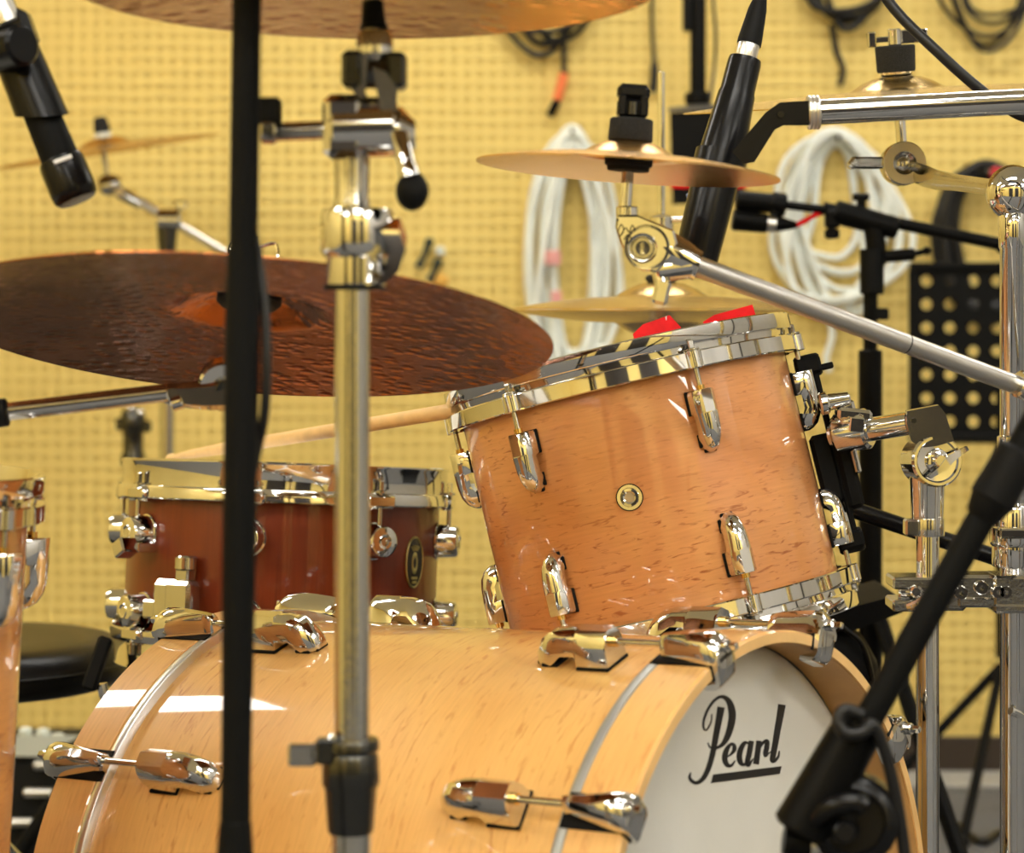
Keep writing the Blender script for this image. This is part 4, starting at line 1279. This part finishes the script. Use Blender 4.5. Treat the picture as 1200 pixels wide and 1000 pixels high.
# ---------------------------------------------------------------- black bag behind the bass drum
BD = 2.78
bag = thing('gear_bag', 'black nylon gear bag standing behind the bass drum under the tom', 'bag', (P(960, 0, BD).x, BD, 0))
zf = 365 + EYE * FPX / BD
pol = [(870, 745), (893, 728), (930, 722), (975, 724), (1003, 738), (1018, 765), (1026, 805), (1029, 850), (1030, 1000), (1030, zf), (850, zf), (850, 800)]
cxm = 940
rings = []
for d, k in ((-.10, .90), (-.085, .97), (-.06, 1.0), (.06, 1.0), (.085, .97), (.10, .90)):
    rings.append([P(cxm + (x - cxm) * k, zf + (y - zf) * (1 - (1 - k) * .35), BD) + V((0, d, 0)) for x, y in pol])
bgo = B().loft(rings).build('body', BAG, bag, sharp=50)
fl_ = [(905, 724), (930, 712), (985, 700), (1034, 687), (1043, 692), (1042, 706), (1010, 718), (985, 727), (930, 730)]
B().loft([[P(x, y, BD) + V((0, d, 0)) for x, y in fl_] for d in (-.095, -.088, .05, .06)]).build('flap', BAG, bag)
B().tube(smooth_path([P(985, 734, BD - .105), P(1008, 752, BD - .105), P(1020, 785, BD - .10), P(1026, 830, BD - .10), P(1027, 900, BD - .10)], 4), .003, 8).build('piping', VINYL, bag)

# ---------------------------------------------------------------- background microphone stand
QD = 3.25
def Q(px, py, dy=0.0):
    return P(px, py, QD + dy)


qx = Q(1020, 0).x
qs = thing('microphone_stand', 'blurred black boom microphone stand behind the tom arm', 'stand', (qx, QD, 0))
zq = lambda y: Q(0, y).z
B().cyl((qx, QD, .35), (qx, QD, zq(410)), .0165, n=28, bev=.002).build('lower_tube', BLACK, qs)
B().cyl((qx, QD, zq(420)), (qx, QD, zq(335)), .0098, n=24).build('upper_tube', BLACK, qs)
B().cyl((qx + .002, QD, zq(345)), (qx + .002, QD, zq(292)), .0165, n=24, bev=.002).box((Q(1032, 0).x, QD, zq(368)), (.02, .02, .016), b=.002).build('top_clutch', RUBBER, qs)
B().cyl(Q(965, 244), Q(1170, 286), .0085, n=24).cyl(Q(1170, 286), Q(1190, 290), .012, n=20, bev=.002).build('boom_arm', BLACK, qs)
bt = B().cyl(Q(978, 248), Q(1052, 268), .0165, .0155, n=24, bev=.003)
bt.tube(smooth_path([Q(1000, 250), Q(1020, 260), Q(1026, 285), Q(1026, 310)], 4), [.014] * 13, 14)
bt.box(Q(975, 256), (.02, .02, .026), b=.003).cyl(Q(974, 262), Q(975, 280), .006, n=14).box(Q(975, 274), (.020, .010, .012), b=.002)
bt.cyl(Q(1010, 252), Q(1009, 232), .006, n=14).box(Q(1009, 231), (.022, .012, .010), b=.002)
bt.cyl(Q(1035, 301), Q(1072, 298), .0085, n=18, bev=.002).cyl(Q(1070, 298), Q(1087, 294), .004, n=12).ball(Q(1086, 294), .006)
bt.build('boom_swivel', BLACK, qs)
tripod(qs, qx, QD, .50, .34, BLACK, r=.011, a0=-1.15)
bmic = thing('microphone', 'blurred black microphone on the far boom with tilted cable plug', 'microphone', Q(900, 240))
B().cyl(Q(862, 234), Q(920, 240), .0135, n=24, bev=.003).cyl(Q(903, 238), Q(921, 241), .0165, n=24, bev=.003).cyl(Q(918, 240), Q(968, 246), .006, n=14).build('body', BLACK, bmic)
B().cyl(Q(858, 257), Q(900, 262), .0155, .0135, n=24, bev=.003).cyl(Q(908, 262), Q(934, 264), .0115, .005, n=20, bev=.002).build('plug', BLACK, bmic)
B().cyl(Q(899, 262), Q(909, 263), .012, n=20).build('plug_ring', ALU, bmic)
B().tube(smooth_path([Q(933, 264), Q(945, 258), Q(958, 251), Q(975, 250, .02), Q(1000, 262, .02)], 4), .0035, 8).build('cord', REDTAPE, bmic, label='short red cord')

# ---------------------------------------------------------------- far left cymbal stand, and a second short one
fx = P(196, 0, FC_D).x
fs_ = thing('cymbal_stand', 'blurred chrome boom stand against the wall at the left', 'stand', (fx, FC_D, 0))
zf_ = lambda y: P(0, y, FC_D).z
F_ = lambda x, y, d=0: P(x, y, FC_D + d)
B().cyl((fx, FC_D, .05), (fx, FC_D, zf_(305)), .0125).build('lower_tube', CHROME2, fs_)
B().lathe([(0, zf_(308)), (.0135, zf_(306)), (.0185, zf_(268)), (0, zf_(266))], 28, T(fx, FC_D, 0)).build('upper_sleeve', DARKMETAL, fs_)
B().cyl(F_(183, 258), F_(213, 258), .020, n=28, bev=.004).cyl(F_(208, 250), F_(211, 238), .005).box(F_(212, 240), (.022, .012, .014), b=.003).build('boom_clamp', CHROME, fs_)
B().cyl(F_(130, 217), F_(282, 306), .0078).build('boom_arm', STEEL, fs_)
B().ball(F_(128, 217), .020, sq=(1.1, .8, 1)).cyl(F_(140, 225, -.02), F_(140, 225, .02), .0095, n=20, bev=.002).cyl(F_(140, 226), F_(165, 240), .012, .009).build('tilter', CHROME2, fs_)
B().cyl(F_(125, 212), fM @ V((0, 0, .055)), .005).build('cymbal_post', CHROME2, fs_)
B().cyl((0, 0, .024), (0, 0, .034), .015, bev=.002, M=fM).build('cup_washer', PALE, fs_)
B().cyl((0, 0, .034), (0, 0, .062), .0145, .012, bev=.004, M=fM).build('top_felt', FELT, fs_)
tripod(fs_, fx, FC_D, .3, .25, CHROME2, a0=.7)
gx = P(156, 0, 4.3).x
gs2 = thing('cymbal_stand', 'blurred short stand with chrome beads as glints behind the snare', 'stand', (gx, 4.3, 0))
zg = lambda y: P(0, y, 4.3).z
B().cyl((gx, 4.3, .05), (gx, 4.3, zg(530)), .0125).build('lower_tube', CHROME2, gs2)
B().lathe([(0, zg(545)), (.021, zg(545)), (.021, zg(535)), (.018, zg(528)), (.0185, zg(508)), (.022, zg(500)), (.022, zg(485)), (.015, zg(478)), (0, zg(476))], 28, T(gx, 4.3, 0)).box(P(142, 497, 4.3), (.02, .014, .022), b=.003).box(P(172, 500, 4.3), (.016, .014, .02), b=.003).build('clamp', DARKMETAL, gs2)
B().ball(P(154, 479, 4.28), .008).ball(P(165, 484, 4.28), .008).build('wing_screw_or_glint', CHROME, gs2)  # chrome balls shaped to stand for two highlights on the clamp
tripod(gs2, gx, 4.3, .3, .20, CHROME2, a0=.1)


# ---------------------------------------------------------------- things hanging on the wall
def coil(name, label, mat, loops, r, tail=None, flare=0.0, wob=1.0, group=None):
    """loops: (cx, cy, rx, ry_top, ry_bottom, phase) in wall pixels; each is one turn of the same cable"""
    b = B()
    for i, (cx, cy, ax_, ut, ub) in enumerate(loops):
        pts = []
        for k in range(40):
            a = 2 * PI * k / 40
            y = -math.sin(a) * (ut if math.sin(a) > 0 else ub)
            x = ax_ * math.cos(a) * (1 + .05 * wob * math.sin(3 * a + i * 1.7)) * (1 + flare * y / 150) + 4 * wob * math.sin(2 * a + i * 2.3)
            y += 3 * wob * math.cos(2 * a + i * 1.3)
            pts.append(P(cx + x, cy + y, WY) + V((0, -r - .004 - .009 * (i % 5) - .004 * math.sin(2 * a + i), 0)))
        b.tube(pts, r, 8, loop=True)
    t = thing(name, label, 'cable', P(loops[0][0], loops[0][1] - loops[0][3], WY - .01), group)
    b.build('coil', mat, t)
    pk = P(loops[0][0], loops[0][1] - loops[0][3] + 6, WY)
    B().cyl(pk + V((0, -.0, .0)), pk + V((0, -.07, .004)), .004, n=10).build('wall_peg', DARKMETAL, t)
    if tail:
        B().tube(smooth_path([P(x, y, WY - .02) for x, y in tail], 5), r, 8).build('loose_end', mat, t)
    return t


coil('coiled_cable', 'black cable coil hung high on wall, left of the chrome wing nut', BLACKCABLE, [(990, -24, 44, 40, 52), (992, -22, 38, 38, 46), (988, -26, 50, 40, 44), (994, -24, 34, 34, 58), (986, -20, 46, 40, 38)], .0062, [(975, 28), (980, 60), (988, 80), (984, 100)])
coil('coiled_cable', 'loose black cable coil hung at the top right corner', BLACKCABLE, [(1155, -20, 44, 40, 76), (1160, -24, 38, 40, 52), (1150, -20, 50, 40, 62), (1158, -20, 46, 40, 80), (1165, -20, 40, 36, 42)], .0042)
kc = coil('coiled_cable', 'black cable coil with orange plug hanging below the top crash', BLACKCABLE, [(640, -14, 44, 50, 70), (655, -10, 34, 50, 58), (628, -8, 40, 50, 72), (650, -12, 30, 40, 62), (644, -6, 46, 40, 48)], .0055, [(660, 44), (661, 62), (661, 90)])
B().cyl(P(661, 86, WY - .02), P(653, 118, WY - .02), .0095, n=16, bev=.002).build('orange_sleeve', ORANGE, kc)
B().cyl(P(653, 118, WY - .02), P(644, 136, WY - .02), .008, n=16, bev=.002).build('plug', BLACK, kc)
l1 = coil('coiled_cable', 'white cable coil hanging in a long narrow bundle behind the splash', WHITECABLE,
          [(670, 245, 26, 93, 190), (672, 250, 33, 86, 175), (668, 250, 38, 95, 192), (674, 246, 27, 90, 170), (671, 252, 20, 80, 186), (664, 250, 42, 90, 182), (678, 255, 40, 88, 186), (671, 250, 31, 92, 160), (666, 290, 46, 118, 148), (674, 300, 44, 124, 138)], .0068, flare=.35, wob=1.0)
B().ball(P(622, 425, WY - .05), .032, sq=(1.1, .5, 1.2)).build('plug_bundle', WHITECABLE, l1)
B().ball(P(708, 425, WY - .05), .032, sq=(1, .5, 1.1)).build('plug_bundle', WHITECABLE, l1)
PINK = pm('pale_red_tie', (.75, .35, .33), 0, .6)
B().box(P(648, 302, WY - .068), (.03, .006, .028), b=.002).build('red_tie', PINK, l1)
B().box(P(652, 350, WY - .068), (.02, .006, .03), b=.002).build('red_tie', PINK, l1)
coil('coiled_cable', 'white cable coil hanging as a wide oval right of the splash', WHITECABLE,
     [(978, 262, 54, 102, 98), (982, 258, 42, 86, 62), (974, 268, 60, 106, 100), (984, 256, 50, 94, 92), (980, 270, 66, 110, 84), (968, 258, 40, 82, 50), (988, 268, 58, 98, 72), (980, 254, 47, 96, 108), (972, 274, 62, 116, 94), (984, 262, 68, 104, 98), (976, 250, 38, 90, 76)], .0066, [(965, 350), (975, 390), (968, 420), (972, 436)], flare=.12, wob=2.0)
coil('coiled_cable', 'thick black cable coil with red tie hanging behind the far boom', BLACKCABLE,
     [(1150, 265, 46, 66, 110), (1152, 265, 42, 62, 104), (1148, 268, 50, 70, 106), (1150, 262, 38, 56, 100), (1153, 266, 53, 70, 98), (1149, 264, 40, 60, 112), (1151, 270, 48, 66, 104)], .0105)
tag(B().box(P(1172, 206, WY - .05), (.045, .05, .022), b=.006, rot=RY(.4)).build('cable_tie', pm('red_tie', (.6, .03, .04), 0, .6), None, origin=tuple(P(1172, 206, WY - .05))), 'red tie round the top of the thick black cable coil', 'cable tie')
hk = thing('cable_clips', 'two small dark clips hanging on the yellow wall above the ride', 'clip', P(508, 300, WY - .01))
for pts in ([(503, 284), (497, 300), (490, 314)], [(513, 308), (508, 320), (503, 330)]):
    cl_ = B().tube([P(x, y, WY - .02) for x, y in pts], [.008, .0055, .008], 10)
    cl_.ball(P(*pts[0], WY - .02), .0095)
    cl_.build('clip', pm('dark_green_clip', (.02, .03, .018), 0, .5), hk)
B().box(P(516, 294, WY - .012), (.018, .02, .018), b=.003).build('holder', PALE, hk)
B().box(P(516, 328, WY - .010), (.03, .016, .02), b=.004).build('amber_hook', pm('amber_plastic', (.75, .42, .08), 0, .4), hk)
tag(B().tube(smooth_path([P(766, -60, WY - .01), P(764, 20, WY - .01), P(767, 80, WY - .012), P(765, 108, WY - .014)], 5), [.004] * 10 + [.008] * 6, 8).build('cable', BLACKCABLE, None, origin=tuple(P(766, -60, WY - .01))), 'thin dark cable end dangling on the wall beside the hi-hat rod', 'cable')

# black speaker box on a pole
SPD = 4.25
Z_ = lambda x, y, d=0: P(x, y, SPD + d)
spk = thing('speaker_box', 'black box with red stripe on a ceiling pole behind the microphone', 'speaker', (Z_(822, 0).x, SPD, ZC))
B().loft([[Z_(x, y, d) for x, y in ((785, 132), (876, 126), (872, 236), (788, 240))] for d in (-.10, .08)]).build('cabinet', BLACK, spk)
B().loft([[Z_(x, y, d) for x, y in ((783, 126), (828, 122), (878, 123), (878, 127), (783, 131))] for d in (-.105, .085)]).build('top_panel', pm('grey_top', (.09, .085, .075), 0, .5, spec=.2), spk)
B().loft([[Z_(x, y, d) for x, y in ((786, 213), (875, 213), (875, 220), (786, 220))] for d in (-.104, -.09)]).build('red_stripe', REDTAPE, spk)
B().cyl(Z_(818, 122), Z_(818, -0) + V((0, 0, ZC - Z_(818, 0).z)), .0145, n=24).build('pole', BLACK, spk)
B().cyl(Z_(818, 123), Z_(818, 108), .024, n=24, bev=.004).build('pole_collar', BLACK, spk)
B().box(Z_(806, 12), (.018, .03, .075), b=.003).build('bracket', BLACK, spk)
tag(B().tube(smooth_path([Z_(833, -200), Z_(835, -20), Z_(839, 40), Z_(837, 80), Z_(832, 116, -.03)], 5), .003, 8).build('cable', BLACKCABLE, None, origin=tuple(Z_(833, -200))), 'thin black cable hanging beside the ceiling pole', 'cable')

# perforated music stand
UD = 4.25
Y_ = lambda x, y, d=0: P(x, y, UD + d)
mus = thing('music_stand', 'black perforated music stand desk against the wall at right', 'music stand', (Y_(1176, 0).x, UD, 0))
pit = 27.5 * UD / FPX
x0_, z0_ = Y_(1072, 0).x, Y_(0, 508).z
vs, fs = perforate(x0_, z0_, 7, 7, pit, .0105, .003, UD)
vs2, fs2 = perforate(x0_, z0_, 7, 7, pit, .0105, -.0, UD + .003)
of = len(vs)
dk = raw_mesh('desk', vs + vs2, fs + [tuple(i + of for i in f) for f in fs2], MATTE)
dk.parent = mus
dk.matrix_basis = INV[mus.name]
fr = B()
xa, xb, za, zb_ = x0_, x0_ + 7 * pit, z0_, z0_ + 7 * pit
fr.box(((xa + xb) / 2, UD, zb_ + .005), (xb - xa + .02, .012, .014), b=.003).box(((xa + xb) / 2, UD - .012, za - .008), (xb - xa + .02, .05, .016), b=.003)
fr.box((xa - .005, UD, (za + zb_) / 2), (.012, .012, zb_ - za), b=.003).box((xb + .005, UD, (za + zb_) / 2), (.012, .012, zb_ - za), b=.003)
fr.build('desk_frame', MATTE, mus)
ux = Y_(1176, 0).x
B().cyl((ux, UD + .02, .28), (ux, UD + .02, za + .1), .010).build('upright', BLACK, mus)
hub = V((ux, UD + .02, Y_(0, 782).z))
for e in (Y_(1010, 0, -.02), Y_(1128, 0, -.25), Y_(1330, 0, .0)):
    e = V((e.x, e.y, .012))
    lg = B().tube([hub, e], .009, 10).build('leg', BLACK, mus)
    B().ball(e, .012).build('rubber_foot', RUBBER, lg)

# cable on the floor at right
tag(B().tube(smooth_path([P(1060, 0, 4.2) * 0 + V(((1060 - 600) * 4.25 / FPX, 4.25, .007)), V(((1110 - 600) * 4.2 / FPX, 4.2, .007)), V(((1150 - 600) * 4.02 / FPX, 4.02, .007)), V(((1175 - 600) * 4.1 / FPX, 4.1, .007)), V(((1260 - 600) * 4.25 / FPX, 4.25, .007))], 5), .007, 8).build('cable', BLACKCABLE, None, origin=(.7, 4.2, .007)), 'black cable lying on the grey floor at lower right', 'cable')

# equipment case behind the floor tom
ED = 3.9
E_ = lambda x, y, d=0: P(x, y, ED + d)
ec = thing('equipment_case', 'dark equipment case with pale control panel and bright handles, lower left', 'case', (E_(70, 0).x, ED, 0))
zb2 = E_(0, 870).z
B().box((E_(70, 0).x, ED, (zb2 + .01) / 2), (.30, .28, zb2 - .01), b=.008).build('body', CASE, ec)
B().loft([[E_(x, y, d) for x, y in ((14, 862), (96, 862), (70, 876), (46, 887), (14, 887))] for d in (-.155, -.13)]).build('control_panel', PALE, ec)
for px, py, n_ in ((30, 857, 'k'), (51, 858, 'k'), (68, 864, 's')):
    B().cyl(E_(px, py + 5, -.135), E_(px, py - 4, -.135), .011, n=20, bev=.003).build('knob', PALE, ec)
for (xa_, xb_, y) in ((40, 96, 897), (28, 92, 929), (8, 86, 964)):
    B().cyl(E_(xa_, y, -.165), E_(xb_, y, -.165), .0075, n=14, bev=.002).build('bar_handle', ALU, ec)
    B().cyl(E_(xa_ + 3, y, -.165), E_(xa_ + 3, y, -.14), .006, n=12).build('handle_post', ALU, ec)
gl2 = thing('folded_stand', 'black folded stand leaning across the dark equipment case', 'stand', V((E_(20, 0).x, ED - .22, 0)))
B().tube([E_(148, 822, -.2), V((E_(28, 0).x, ED - .22, .012))], .014, 12).build('tube', MATTE, gl2)
B().ball(E_(128, 850, -.2), .024, sq=(1, .8, 1)).build('hinge', RUBBER, gl2)
